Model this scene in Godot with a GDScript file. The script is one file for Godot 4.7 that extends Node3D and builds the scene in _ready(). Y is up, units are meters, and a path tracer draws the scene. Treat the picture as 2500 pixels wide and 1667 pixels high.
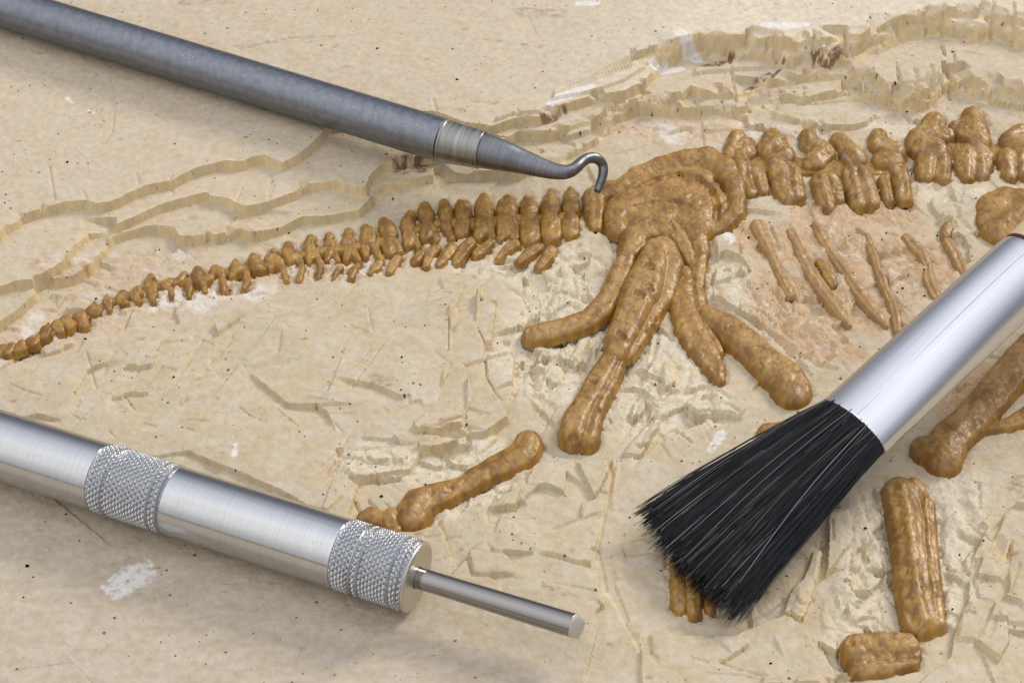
extends Node3D
# A carved cream plaster slab with a fossil skeleton in relief and three tools lying on it.
# Outlines below were measured off the photograph in its own 2500 x 1667 pixels; each is carried
# to its place on the slab with spot() and built there at true size (heights in millimetres).

const FP := 5262.0            # focal length in photograph pixels
const PITCH := 42.0           # camera looks down this much
const ZS := 0.76              # bones are wider along z than across
const DIST := 0.2315          # metres from the lens to the middle of the slab
# close-ups in which outlines were measured: origin and scale in photograph pixels
const VIEW := {
	"0": [0.0, 0.0, 1.0], "1": [0.0, 0.0, 0.3546], "2": [834.0, 0.0, 0.3546], "3": [1666.0, 0.0, 0.3546],
	"4": [0.0, 556.0, 0.3546], "5": [834.0, 556.0, 0.3546], "6": [1666.0, 556.0, 0.3546],
	"7": [0.0, 1111.0, 0.3546], "8": [834.0, 1111.0, 0.3546], "9": [1666.0, 1111.0, 0.3546],
	"A": [0.0, 480.0, 0.266], "B": [500.0, 430.0, 0.266], "C": [938.0, 380.0, 0.266], "D": [1250.0, 340.0, 0.266],
	"E": [1700.0, 220.0, 0.266], "F": [1875.0, 500.0, 0.266], "G": [1250.0, 700.0, 0.266], "H": [1875.0, 1000.0, 0.266],
	"I": [1562.0, 1250.0, 0.266], "J": [1875.0, 1250.0, 0.266], "K": [800.0, 1000.0, 0.266],
}

var lens_at: Vector3
var lens_basis: Basis
var rng := RandomNumberGenerator.new()
var lump := FastNoiseLite.new()
var fine := FastNoiseLite.new()
var grainy := FastNoiseLite.new()
var M := {}
var used := {}

# slab grid (millimetres)
var gx := PackedFloat32Array()
var gz := PackedFloat32Array()
var NX := 0
var NZ := 0
var HT := PackedFloat32Array()     # terraces
var HD := PackedFloat32Array()     # carved marks and roughness
var ZP := PackedFloat32Array()     # pinkish scraped trough
var ZW := PackedFloat32Array()     # rough white plaster
var ZR := PackedFloat32Array()     # tan rib bed
var ZC := PackedFloat32Array()     # bare white chips
var ZB := PackedFloat32Array()     # red-brown stains
var ndx := PackedFloat32Array()
var ndz := PackedFloat32Array()
var ZN := PackedFloat32Array()     # plaster heaped against the bones
var OX := PackedFloat32Array()     # grid points drawn onto ledge lines
var OZ := PackedFloat32Array()
var ZD := PackedFloat32Array()     # smooth greyer lower plain, light falloff put into its colour
var reg := PackedInt32Array()
var stamp := PackedInt32Array()
var dmin := PackedFloat32Array()
var stamp_no := 0
var piece_no := 0


func _ready() -> void:
	rng.seed = 77
	camera_and_light()
	noises()
	materials()
	slab()
	bones()        # they also leave their footprint on the slab
	finish_slab()
	pick()
	pin_vise()
	brush()


# ---------------------------------------------------------------- camera, sky, sun
func camera_and_light() -> void:
	var cam := Camera3D.new()
	cam.name = "camera"
	cam.fov = 18.0
	cam.near = 0.01
	cam.far = 200.0
	var p := deg_to_rad(PITCH)
	lens_at = Vector3(0, sin(p), cos(p)) * DIST
	cam.position = lens_at
	add_child(cam)
	cam.look_at_from_position(lens_at, Vector3.ZERO, Vector3.UP)
	cam.current = true
	lens_basis = cam.transform.basis

	var sun := DirectionalLight3D.new()
	sun.name = "sun"
	var to := Vector3(0.62, 0.56, -0.55).normalized()
	sun.position = to
	add_child(sun)
	sun.look_at_from_position(to, Vector3.ZERO, Vector3.UP)
	sun.light_energy = 0.66
	sun.light_angular_distance = 18.0
	sun.light_color = Color(1.0, 0.965, 0.91)
	sun.shadow_enabled = true

	var env := Environment.new()
	env.background_mode = Environment.BG_SKY
	var sky := Sky.new()
	var pan := PanoramaSkyMaterial.new()
	pan.panorama = overcast(to)
	pan.energy_multiplier = 1.0
	sky.sky_material = pan
	env.sky = sky
	env.tonemap_mode = Environment.TONE_MAPPER_LINEAR
	env.tonemap_exposure = 1.07
	env.sdfgi_enabled = true
	env.ssao_enabled = true
	env.ssil_enabled = true
	var we := WorldEnvironment.new()
	we.name = "world_environment"
	we.environment = env
	add_child(we)


func overcast(to: Vector3) -> Texture2D:
	var w := 512
	var h := 256
	var n := FastNoiseLite.new()
	n.seed = 5
	n.frequency = 1.5
	n.fractal_octaves = 4
	var im := Image.create(w, h, false, Image.FORMAT_RGBF)
	for j in h:
		var up := (0.5 - (j + 0.5) / h) * PI
		for i in w:
			var a := ((i + 0.5) / w) * TAU
			# panorama column 0.5 looks to -z
			var d := Vector3(-sin(a) * cos(up), sin(up), cos(a) * cos(up))
			d = Vector3(sin(a - PI) * cos(up), sin(up), -cos(a - PI) * cos(up))
			var c: Color
			if up < 0.0:
				c = Color(0.16, 0.15, 0.14)
			else:
				var cloud := 0.5 + 0.5 * n.get_noise_3dv(d * 1.4)
				var glow := pow(clampf(d.dot(to) * 0.5 + 0.5, 0, 1), 3.0)
				var lum := 0.09 + 0.84 * pow(d.y, 1.5) + 0.58 * glow + 0.22 * (cloud - 0.5)
				c = Color(0.90, 0.95, 1.06).lerp(Color(1.04, 1.0, 0.95), clampf(glow * 0.9 + (cloud - 0.4) * 0.6, 0, 1)) * lum
			im.set_pixel(i, j, c)
	return ImageTexture.create_from_image(im)


func spot(u: float, v: float, h_mm := 0.0) -> Vector3:
	var d := lens_basis * Vector3((u - 1250.0) / FP, -(v - 833.5) / FP, -1.0)
	var t := (h_mm * 0.001 - lens_at.y) / d.y
	if t < 0.0 or t > 1.2:
		t = 1.2
	return lens_at + d * t


func px_size(p: Vector3) -> float:
	return (p - lens_at).dot(-lens_basis.z) / FP


# strokes: "@view x y r;x y r|x y r" -> [[[u, v, r], ...], ...]
func parse(s: String) -> Array:
	var out := []
	var vw: Array = VIEW["0"]
	for part in s.split("|", false):
		var st := []
		for q in part.split(";", false):
			var f := q.strip_edges().split(" ", false)
			var k := 0
			if f[0].begins_with("@"):
				vw = VIEW[f[0].substr(1)]
				k = 1
			if f.size() < k + 2:
				continue
			st.append([vw[0] + float(f[k]) * vw[2], vw[1] + float(f[k + 1]) * vw[2], (float(f[k + 2]) * vw[2]) if f.size() > k + 2 else 0.0, float(f[k + 3]) if f.size() > k + 3 else 1.0])
		out.append(st)
	return out


# ---------------------------------------------------------------- noise and materials
func noises() -> void:
	lump.seed = 11
	lump.frequency = 1.0
	lump.fractal_octaves = 3
	fine.seed = 23
	fine.frequency = 1.0
	fine.fractal_octaves = 4
	grainy.seed = 31
	grainy.frequency = 1.0
	grainy.fractal_octaves = 2


func noise_tex(freq: float, octaves: int, size: int, lo: Color, hi: Color, normal := false, strength := 4.0, sd := 3) -> NoiseTexture2D:
	var n := FastNoiseLite.new()
	n.seed = sd
	n.frequency = freq
	n.fractal_octaves = octaves
	var t := NoiseTexture2D.new()
	t.width = size
	t.height = size
	t.seamless = true
	t.noise = n
	if normal:
		t.as_normal_map = true
		t.bump_strength = strength
	else:
		var g := Gradient.new()
		g.set_color(0, lo)
		g.set_color(1, hi)
		t.color_ramp = g
	return t


func streak_tex(w: int, h: int, along: float, lo: float, hi: float, sd: int, turn := false) -> ImageTexture:
	# fine lines running along u; each row has its own tone, slowly drifting
	var r := RandomNumberGenerator.new()
	r.seed = sd
	var n := FastNoiseLite.new()
	n.seed = sd
	n.frequency = 0.02
	var im := Image.create(w, h, false, Image.FORMAT_RGB8)
	for j in h:
		var base := r.randf()
		for i in w:
			var v := lerpf(lo, hi, clampf(0.55 * base + 0.45 * (0.5 + n.get_noise_2d(i * along, j * 9.0)), 0, 1))
			im.set_pixel(i, j, Color(v, v, v))
	if turn:
		im.rotate_90(CLOCKWISE)
	return ImageTexture.create_from_image(im)


# lathe lines with a few dark nicks and grime
func nicked(w: int, h: int) -> ImageTexture:
	var im := streak_tex(w, h, 0.1, 0.92, 1.0, 22).get_image()
	for q in 260:
		var x := rng.randi_range(3, w - 4)
		var y := rng.randi_range(3, h - 4)
		var l := rng.randi_range(1, 4)
		var t := rng.randf_range(0.25, 0.8)
		var dx := rng.randi_range(0, 1)
		for e in l:
			im.set_pixel(x + e * dx, y + e * (1 - dx), Color(t, t * 0.96, t * 0.9))
	return ImageTexture.create_from_image(im)


func std(color: Color, rough: float, metal := 0.0) -> StandardMaterial3D:
	var m := StandardMaterial3D.new()
	m.albedo_color = color
	m.roughness = rough
	m.metallic = metal
	return m


func materials() -> void:
	# varnished fossil bone
	var b := std(Color.WHITE, 1.0)
	b.vertex_color_use_as_albedo = true
	b.roughness_texture = noise_tex(0.02, 4, 512, Color(0.32, 0.32, 0.32), Color(0.74, 0.74, 0.74), false, 0, 8)
	b.normal_enabled = true
	b.normal_texture = noise_tex(0.03, 4, 512, Color.BLACK, Color.WHITE, true, 5.0, 9)
	b.normal_scale = 0.22
	b.uv1_triplanar = true
	b.uv1_world_triplanar = true
	b.uv1_scale = Vector3.ONE * 90.0
	b.metallic_specular = 0.55
	b.clearcoat_enabled = true
	b.clearcoat = 0.15
	b.clearcoat_roughness = 0.2
	M.bone = b
	# gunmetal handle with scuffs
	var g := std(Color(0.57, 0.59, 0.63), 1.0, 1.0)
	g.albedo_texture = noise_tex(0.012, 5, 1024, Color(0.80, 0.80, 0.81), Color(1, 1, 1), false, 0, 14)
	g.roughness_texture = noise_tex(0.03, 5, 512, Color(0.26, 0.26, 0.26), Color(0.46, 0.46, 0.46), false, 0, 15)
	g.normal_enabled = true
	g.normal_texture = noise_tex(0.06, 4, 512, Color.BLACK, Color.WHITE, true, 3.0, 16)
	g.normal_scale = 0.12
	g.uv1_triplanar = true
	g.uv1_scale = Vector3.ONE * 70.0
	M.gunmetal = g
	var sp := std(Color(0.80, 0.82, 0.86), 0.35, 1.0)
	M.speck = sp
	# turned steel collar
	var t := std(Color(0.66, 0.66, 0.65), 1.0, 1.0)
	t.roughness_texture = streak_tex(64, 256, 1.0, 0.22, 0.5, 4)
	t.albedo_texture = streak_tex(64, 256, 1.0, 0.78, 1.0, 6)
	M.turned = t
	var d := std(Color(0.54, 0.55, 0.58), 0.42, 1.0)
	d.albedo_texture = streak_tex(64, 512, 1.0, 0.82, 1.0, 7)
	d.roughness_texture = streak_tex(64, 512, 1.0, 0.34, 0.5, 8)
	d.roughness = 1.0
	M.shank = d
	# lathe-finished aluminium
	var a := std(Color(0.80, 0.81, 0.83), 1.0, 1.0)
	a.roughness_texture = streak_tex(64, 1024, 1.0, 0.12, 0.22, 21)
	a.albedo_texture = nicked(512, 1024)
	M.aluminium = a
	M.knurl = std(Color(0.74, 0.75, 0.77), 0.3, 1.0)
	M.cap = std(Color(0.80, 0.79, 0.75), 0.38, 1.0)
	M.rod = std(Color(0.58, 0.57, 0.57), 0.12, 1.0)
	M.cut = std(Color(0.78, 0.77, 0.74), 0.5, 0.9)
	M.dark = std(Color(0.10, 0.09, 0.08), 0.7, 0.2)
	var f := std(Color(0.91, 0.92, 0.95), 1.0, 1.0)
	f.roughness_texture = streak_tex(128, 512, 0.5, 0.26, 0.38, 33, true)
	f.albedo_texture = streak_tex(128, 512, 0.5, 0.93, 1.0, 34, true)
	M.ferrule = f
	M.seam = std(Color(0.62, 0.63, 0.67), 0.5, 0.9)
	var h := std(Color(0.017, 0.017, 0.022).linear_to_srgb(), 0.26)
	h.vertex_color_use_as_albedo = true
	h.albedo_color = Color.WHITE
	h.metallic_specular = 0.6
	M.bristle = h
	M.wood = std(Color(0.84, 0.76, 0.60), 0.55)
	M.glue = std(Color(0.28, 0.14, 0.08), 0.4)
	M.far = std(Color(0.36, 0.34, 0.31), 0.9)


func numbered(called: String) -> String:
	var n: int = used.get(called, 0)
	used[called] = n + 1
	return called if n == 0 else "%s_%03d" % [called, n]


func tag(o: Node3D, label: String, category := "", group := "", kind := "") -> Node3D:
	if label: o.set_meta("label", label)
	if category: o.set_meta("category", category)
	if group: o.set_meta("group", group)
	if kind: o.set_meta("kind", kind)
	return o


func thing(called: String, at: Vector3, label: String, category: String, group := "") -> Node3D:
	var o := Node3D.new()
	o.name = numbered(called)
	o.position = at
	add_child(o, true)
	tag(o, label, category, group)
	return o


func mesh_node(called: String, mesh: Mesh, m: Material, parent: Node3D) -> MeshInstance3D:
	var o := MeshInstance3D.new()
	o.name = called
	o.mesh = mesh
	o.material_override = m
	if parent != self:
		var k := 0
		while parent.has_node(NodePath(o.name)):
			k += 1
			o.name = "%s_%03d" % [called, k]
	parent.add_child(o, true)
	return o


func arrays(v: PackedVector3Array, n: PackedVector3Array, ix: PackedInt32Array, uv = null, c = null) -> ArrayMesh:
	var a := []
	a.resize(Mesh.ARRAY_MAX)
	a[Mesh.ARRAY_VERTEX] = v
	a[Mesh.ARRAY_NORMAL] = n
	a[Mesh.ARRAY_INDEX] = ix
	if uv != null: a[Mesh.ARRAY_TEX_UV] = uv
	if c != null: a[Mesh.ARRAY_COLOR] = c
	var m := ArrayMesh.new()
	m.add_surface_from_arrays(Mesh.PRIMITIVE_TRIANGLES, a)
	return m


# ---------------------------------------------------------------- the slab
func col(x: float) -> int:
	return clampi(gx.bsearch(x), 0, NX - 1)


func row(z: float) -> int:
	return clampi(gz.bsearch(z), 0, NZ - 1)


func ground_pts(s: String, level: float) -> PackedVector2Array:
	var out := PackedVector2Array()
	for st in parse(s):
		for q in st:
			var p := spot(q[0], q[1], level)
			out.append(Vector2(p.x, p.z) * 1000.0)
	return out


func jag(poly: PackedVector2Array, step: float, amp: float, closed := true) -> PackedVector2Array:
	var out := PackedVector2Array()
	var n := poly.size()
	for i in (n if closed else n - 1):
		var a := poly[i]
		var b := poly[(i + 1) % n]
		var l := a.distance_to(b)
		var k := clampi(int(ceil(l / step)), 1, 300)
		var nrm := (b - a).orthogonal().normalized()
		for j in k:
			var p := a.lerp(b, float(j) / k)
			if j > 0:
				p += nrm * amp * (0.7 * fine.get_noise_2d(p.x * 0.8, p.y * 0.8) + 0.8 * lump.get_noise_2d(p.x * 2.1 + 40.0, p.y * 2.1))
			out.append(p)
	if not closed:
		out.append(poly[n - 1])
	return out


# raise what lies inside the outline by dh, with a face w wide along its inner edge
func terrace(s: String, level: float, dh: float, w: float, amp := 0.07, fade_a := 0.0, fade_b := 0.0, piece := false) -> void:
	if piece:
		dh *= 2.2
	var poly := jag(ground_pts(s, level), 0.9, amp)
	var n := poly.size()
	stamp_no += 1
	var lo := Vector2(1e9, 1e9)
	var hi := -lo
	for p in poly:
		lo = lo.min(p)
		hi = hi.max(p)
	var j0 := row(lo.y)
	var j1 := row(hi.y)
	if piece:
		piece_no += 1
	for j in range(j0, j1 + 1):
		var z := gz[j]
		var cuts := PackedFloat32Array()
		for i in n:
			var a := poly[i]
			var b := poly[(i + 1) % n]
			if (a.y <= z) != (b.y <= z):
				cuts.append(a.x + (z - a.y) / (b.y - a.y) * (b.x - a.x))
		cuts.sort()
		for k in range(0, cuts.size() - 1, 2):
			var i0 := gx.bsearch(cuts[k])
			var i1 := gx.bsearch(cuts[k + 1])
			for i in range(j * NX + i0, j * NX + mini(i1, NX)):
				HT[i] += dh
				stamp[i] = stamp_no
				if piece:
					reg[i] = piece_no
	if piece:  # chipped plates slope: proud on one side, dying away on the other
		var an := rng.randf_range(0.0, TAU)
		var dir := Vector2(cos(an), sin(an))
		var mid := (lo + hi) * 0.5
		var half := (absf(dir.x) * (hi.x - lo.x) + absf(dir.y) * (hi.y - lo.y)) * 0.5
		for j in range(j0, j1 + 1):
			for k in range(j * NX + col(lo.x), j * NX + col(hi.x) + 1):
				if stamp[k] == stamp_no:
					HT[k] -= dh * 0.75 * (0.5 + 0.5 * clampf((Vector2(gx[k % NX], gz[j]) - mid).dot(dir) / half, -1, 1))
		dh *= 0.25
	# faces: grid points next to the foot and the lip are drawn exactly onto them
	var near := PackedInt32Array()
	for e in n:
		var a := poly[e]
		var b := poly[(e + 1) % n]
		if maxf(a.x, b.x) < -74 or minf(a.x, b.x) > 74 or maxf(a.y, b.y) < -74 or minf(a.y, b.y) > 54:
			continue
		var ba := b - a
		var l2 := maxf(ba.length_squared(), 1e-9)
		var reach := w + 0.2
		var ca := col(minf(a.x, b.x) - reach)
		var cb := col(maxf(a.x, b.x) + reach)
		for j in range(row(minf(a.y, b.y) - reach), row(maxf(a.y, b.y) + reach) + 1):
			var z := gz[j]
			for i in range(ca, cb + 1):
				var k := j * NX + i
				var q := Vector2(gx[i], z)
				var p := q - a
				var t := clampf(p.dot(ba) / l2, 0.0, 1.0)
				var off := p - ba * t
				var d := off.length()
				if d < reach and (dmin[k] < 0.0 or d < dmin[k]):
					if dmin[k] < 0.0:
						near.append(k)
					dmin[k] = d
					ndx[k] = off.x
					ndz[k] = off.y
	for k in near:
		var d := dmin[k]
		dmin[k] = -1.0
		var i := k % NX
		var j := k / NX
		var inside := stamp[k] == stamp_no
		var dir := Vector2(ndx[k], ndz[k]) / maxf(d, 1e-6)
		var half := 0.52 * (absf(dir.x) * (gx[mini(i + 1, NX - 1)] - gx[i]) + absf(dir.y) * (gz[mini(j + 1, NZ - 1)] - gz[j]))
		var free := OX[k] == 0.0 and OZ[k] == 0.0
		if d < half:
			if free and d > 1e-5:
				OX[k] = -ndx[k]
				OZ[k] = -ndz[k]
			d = 0.0
		elif inside and absf(d - w) < half:
			if free:
				OX[k] = dir.x * (w - d)
				OZ[k] = dir.y * (w - d)
			d = w
		if inside and d < w:
			HT[k] -= dh * (1.0 - d / w) * (smoothstep(fade_a, fade_b, gx[i]) if fade_b > fade_a else 1.0)
	if fade_b > fade_a:
		for j in range(j0, j1 + 1):
			for k in range(j * NX, j * NX + NX):
				if stamp[k] == stamp_no:
					var f := 1.0 - smoothstep(fade_a, fade_b, gx[k - j * NX])
					if f <= 0.0:
						break
					HT[k] -= dh * f


# mark a zone
func zone(arr: PackedFloat32Array, s: String, level: float, strength := 1.0, grow := 1.0) -> void:
	for st in parse(s):
		for q in st.size():
			var a3 := spot(st[q][0], st[q][1], level)
			var nx: int = mini(q + 1, st.size() - 1)
			var b3 := spot(st[nx][0], st[nx][1], level)
			var a := Vector2(a3.x, a3.z) * 1000.0
			var b := Vector2(b3.x, b3.z) * 1000.0
			var ra: float = st[q][2] * px_size(a3) * 1000.0 * grow
			var rb: float = st[nx][2] * px_size(b3) * 1000.0 * grow
			if q == st.size() - 1 and q > 0:
				continue
			var R := maxf(ra, rb) * 1.5
			var ba := b - a
			var l2 := maxf(ba.length_squared(), 1e-9)
			var ca := col(minf(a.x, b.x) - R)
			var cb := col(maxf(a.x, b.x) + R)
			for j in range(row(minf(a.y, b.y) - R), row(maxf(a.y, b.y) + R) + 1):
				var z := gz[j]
				for i in range(ca, cb + 1):
					var p := Vector2(gx[i], z) - a
					var t := clampf(p.dot(ba) / l2, 0.0, 1.0)
					var d := (p - ba * t).length() / lerpf(ra, rb, t)
					if d < 1.5:
						var k := j * NX + i
						var v := strength * (1.0 - smoothstep(0.55, 1.5, d))
						if v > arr[k]:
							arr[k] = v


# a cut (depth > 0) or a raised ridge (depth < 0) along each stroke; side: 0 both, 1/-1 one-sided chisel cut
func cut(s: String, level: float, w: float, depth: float, side := 0, level2 := -1.0) -> void:
	for st in parse(s):
		var line := PackedVector2Array()
		for q in st.size():
			var p := spot(st[q][0], st[q][1], level2 if level2 >= 0.0 and q == st.size() - 1 else level)
			line.append(Vector2(p.x, p.z) * 1000.0)
		line = jag(line, 0.5, 0.05, false)
		for e in line.size() - 1:
			var a := line[e]
			var ba := line[e + 1] - a
			var l2 := maxf(ba.length_squared(), 1e-9)
			var nr := ba.orthogonal().normalized()
			var ca := col(minf(a.x, a.x + ba.x) - w)
			var cb := col(maxf(a.x, a.x + ba.x) + w)
			for j in range(row(minf(a.y, a.y + ba.y) - w), row(maxf(a.y, a.y + ba.y) + w) + 1):
				var z := gz[j]
				for i in range(ca, cb + 1):
					var p := Vector2(gx[i], z) - a
					var t := p.dot(ba) / l2
					if t < 0.0 or t >= 1.0:
						continue
					var d := p.dot(nr)
					if side != 0 and d * side < -0.12 * w:
						continue
					var f := 1.0 - absf(d) / w
					if f > 0.0:
						HD[j * NX + i] -= 1.1 * depth * f * (0.75 + 0.5 * absf(fine.get_noise_2d(gx[i] * 0.7, z * 0.7)))


func slab() -> void:
	# grid lines: fine where the photograph looks, wide towards the slab's rim
	var x := -70.0
	var step := 0.6
	var left := []
	var xx := -70.0
	while xx > -150.0:
		xx -= step
		left.push_front(xx)
		step *= 1.45
	for q in left: gx.append(q)
	while x <= 70.0:
		gx.append(x)
		x += 0.135
	step = 0.6
	while x < 150.0:
		x += step
		gx.append(x)
		step *= 1.45
	var far := []
	step = 0.8
	xx = -70.5
	while xx > -150.0:
		xx -= step
		far.push_front(xx)
		step *= 1.5
	for q in far: gz.append(q)
	var z := -70.5
	while z <= 49.0:
		gz.append(z)
		z += lerpf(0.235, 0.125, (z + 70.5) / 119.5)
	step = 0.6
	while z < 100.0:
		z += step
		gz.append(z)
		step *= 1.5
	NX = gx.size()
	NZ = gz.size()
	for a in ["HT", "HD", "ZP", "ZW", "ZR", "ZC", "ZB", "ZD", "OX", "OZ", "ndx", "ndz", "ZN", "dmin"]:
		var t := PackedFloat32Array()
		t.resize(NX * NZ)
		if a == "dmin": t.fill(-1.0)
		set(a, t)
	reg.resize(NX * NZ)
	stamp.resize(NX * NZ)
	terraces()
	zones()
	scoops()
	chips()
	broken_lips()
	carvings()
	gouges()


# flat chisel cuts: each takes the surface down to a tilted plane
func chips() -> void:
	for q in 5200:
		var i := rng.randi_range(30, NX - 30)
		var j := rng.randi_range(14, NZ - 14)
		var k := j * NX + i
		if HT[k] > 1.7:
			continue
		var zw := ZW[k]
		var zr := ZR[k]
		var zp := ZP[k]
		var plain := ZD[k]
		var size := 0.0
		var tilt := 0.0
		var deep := 0.0
		if zw > 0.35:
			if rng.randf() > 0.5: continue
			size = rng.randf_range(0.9, 3.2); tilt = rng.randf_range(0.10, 0.34); deep = rng.randf_range(0.03, 0.2)
		elif zr > 0.35 or zp > 0.35:
			if rng.randf() > 0.3: continue
			size = rng.randf_range(0.8, 2.6); tilt = rng.randf_range(0.06, 0.24); deep = rng.randf_range(0.0, 0.1)
		elif plain > 0.3:
			continue
		else:
			if rng.randf() > 0.10: continue
			size = rng.randf_range(1.5, 5.0); tilt = rng.randf_range(0.03, 0.12); deep = rng.randf_range(0.0, 0.10)
		var an := rng.randf_range(0.0, TAU)
		var g := Vector2(cos(an), sin(an)) * tilt
		var ax := Vector2(cos(an + 1.57 + rng.randfn(0, 0.3)), sin(an + 1.57))
		var c := Vector2(gx[i], gz[j])
		var long := size * rng.randf_range(1.0, 2.2)
		var R := maxf(size, long)
		var h0 := HT[k] + HD[k] - deep
		for jj in range(row(c.y - R), row(c.y + R) + 1):
			for ii in range(col(c.x - R), col(c.x + R) + 1):
				var p := Vector2(gx[ii], gz[jj]) - c
				var u := absf(p.dot(ax)) / long
				var v := absf(p.dot(ax.orthogonal())) / size
				if maxf(u, v) > 1.0:
					continue
				var kk := jj * NX + ii
				var was := HT[kk] + HD[kk]
				var take := was - (h0 + p.dot(g))
				if absf(HT[kk] - HT[k]) < 0.35 and take > 0.0 and take < 0.5:
					HD[kk] = was - take * (1.0 - smoothstep(0.55, 1.0, u)) - HT[kk]


# bits broken off the lips of the ledges
func broken_lips() -> void:
	var count := 0
	for q in 60000:
		var i := rng.randi_range(40, NX - 40)
		var j := rng.randi_range(14, NZ - 14)
		var k := j * NX + i
		var lowest := 9.0
		var dir := Vector2.ZERO
		for e in [[5, 0], [-5, 0], [0, 4], [0, -4], [4, 3], [-4, 3]]:
			var v := HT[k + e[1] * NX + e[0]]
			if v < lowest:
				lowest = v
				dir = Vector2(e[0] * 0.135, e[1] * 0.18)
		if HT[k] - lowest < 0.6 or (gx[i] < 4.0 and rng.randf() > 0.07):
			continue
		count += 1
		if count > 210:
			break
		dir = dir.normalized().rotated(rng.randfn(0, 0.5))
		var size := 0.35 + 1.1 * pow(rng.randf(), 2.0)
		var tilt := rng.randf_range(0.25, 0.9)
		var drop := rng.randf_range(0.05, 0.22)
		var c := Vector2(gx[i], gz[j])
		var long := size * rng.randf_range(0.8, 2.5)
		var R := maxf(size, long)
		for jj in range(row(c.y - R), row(c.y + R) + 1):
			for ii in range(col(c.x - R), col(c.x + R) + 1):
				var p := Vector2(gx[ii], gz[jj]) - c
				var u := absf(p.dot(dir.orthogonal())) / long
				var v := p.dot(dir)
				if u > 1.0 or v < -size:
					continue
				var kk := jj * NX + ii
				if HT[kk] - lowest < 0.15 or HT[kk] > HT[k] + 0.1:
					continue
				var to := HT[k] - drop - maxf(v + size * 0.5, 0.0) * tilt + 0.05 * fine.get_noise_2d(gx[ii] * 2.0, gz[jj] * 2.0)
				to = maxf(to, lowest + 0.1)
				if HT[kk] + HD[kk] > to and v > -size * 0.5:
					HD[kk] = to - HT[kk]


# chisel strokes scattered through the rough bed
func gouges() -> void:
	var n := 0
	for q in 6000:
		var i := rng.randi_range(40, NX - 40)
		var j := rng.randi_range(20, NZ - 20)
		var k := j * NX + i
		var zw := ZW[k]
		var zr := ZR[k]
		if maxf(zw, zr) < 0.35 or rng.randf() > (0.20 if zw > zr else 0.10):
			continue
		var an := (1.95 if gx[i] < 12.0 else 1.35) + rng.randfn(0, 0.30)
		if zr > zw:
			an = 1.0 + rng.randfn(0, 0.5)
		var l := rng.randf_range(1.0, 5.0)
		var w := rng.randf_range(0.25, 0.6)
		var dp := rng.randf_range(0.12, 0.34)
		var dir := Vector2(cos(an), sin(an))
		var a := Vector2(gx[i], gz[j])
		var nr := dir.orthogonal()
		var sd := 1.0 if rng.randf() < 0.7 else -1.0
		for jj in range(row(minf(a.y, a.y + dir.y * l) - w), row(maxf(a.y, a.y + dir.y * l) + w) + 1):
			for ii in range(col(minf(a.x, a.x + dir.x * l) - w), col(maxf(a.x, a.x + dir.x * l) + w) + 1):
				var p := Vector2(gx[ii], gz[jj]) - a
				var t := p.dot(dir)
				if t < 0.0 or t > l:
					continue
				var d := p.dot(nr) * sd + 0.12 * fine.get_noise_2d(t * 0.9 + q, 3.0)
				# steep on one side, shallow on the other
				var f := 1.0 - (d / w if d > 0.0 else -d / (w * 0.22))
				if f > 0.0:
					HD[jj * NX + ii] -= dp * f * smoothstep(0.0, 0.5, t) * smoothstep(0.0, 0.3, l - t)
		n += 1


# long shallow scoops left by a gouge, flowing round the skeleton
func scoops() -> void:
	for q in 2600:
		var i := rng.randi_range(40, NX - 40)
		var j := rng.randi_range(20, NZ - 20)
		var k := j * NX + i
		if HT[k] > 0.95 or ZD[k] > 0.3:
			continue
		var rough := maxf(ZW[k], maxf(ZR[k] * 0.6, ZP[k] * 0.5))
		if rng.randf() > 0.04 + 0.22 * rough:
			continue
		var a := Vector2(gx[i], gz[j])
		var an := 1.25 + 1.1 * fine.get_noise_2d(a.x * 0.03 + 3.0, a.y * 0.03) + rng.randfn(0, 0.18)
		if a.x < 2.0 and a.y < 12.0:
			an = -0.35 + rng.randfn(0, 0.3)
		if a.x > 18.0 and a.y > 0.0:
			an += 0.35
		var l := rng.randf_range(3.0, 9.0) * (1.0 if rough > 0.3 else 0.7)
		var w := rng.randf_range(0.6, 1.5)
		var dp := rng.randf_range(0.12, 0.38) * (1.0 if rough > 0.3 else 0.5)
		var dir := Vector2(cos(an), sin(an))
		var bend := rng.randfn(0, 0.02)
		var R := l * 0.5 + w
		for jj in range(row(a.y - R), row(a.y + R) + 1):
			for ii in range(col(a.x - R), col(a.x + R) + 1):
				var p := Vector2(gx[ii], gz[jj]) - a
				var t := p.dot(dir)
				if absf(t) > l * 0.5:
					continue
				var d := absf(p.dot(dir.orthogonal()) - bend * t * t) / w
				if d > 1.35:
					continue
				var kk := jj * NX + ii
				if absf(HT[kk] - HT[k]) > 0.3:
					continue
				var env := 1.0 - pow(absf(t) / (l * 0.5), 3.0)
				HD[kk] += env * dp * (-(1.0 - d * d) if d < 1.0 else 0.35 * (1.0 - absf(d - 1.17) / 0.18))


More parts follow.
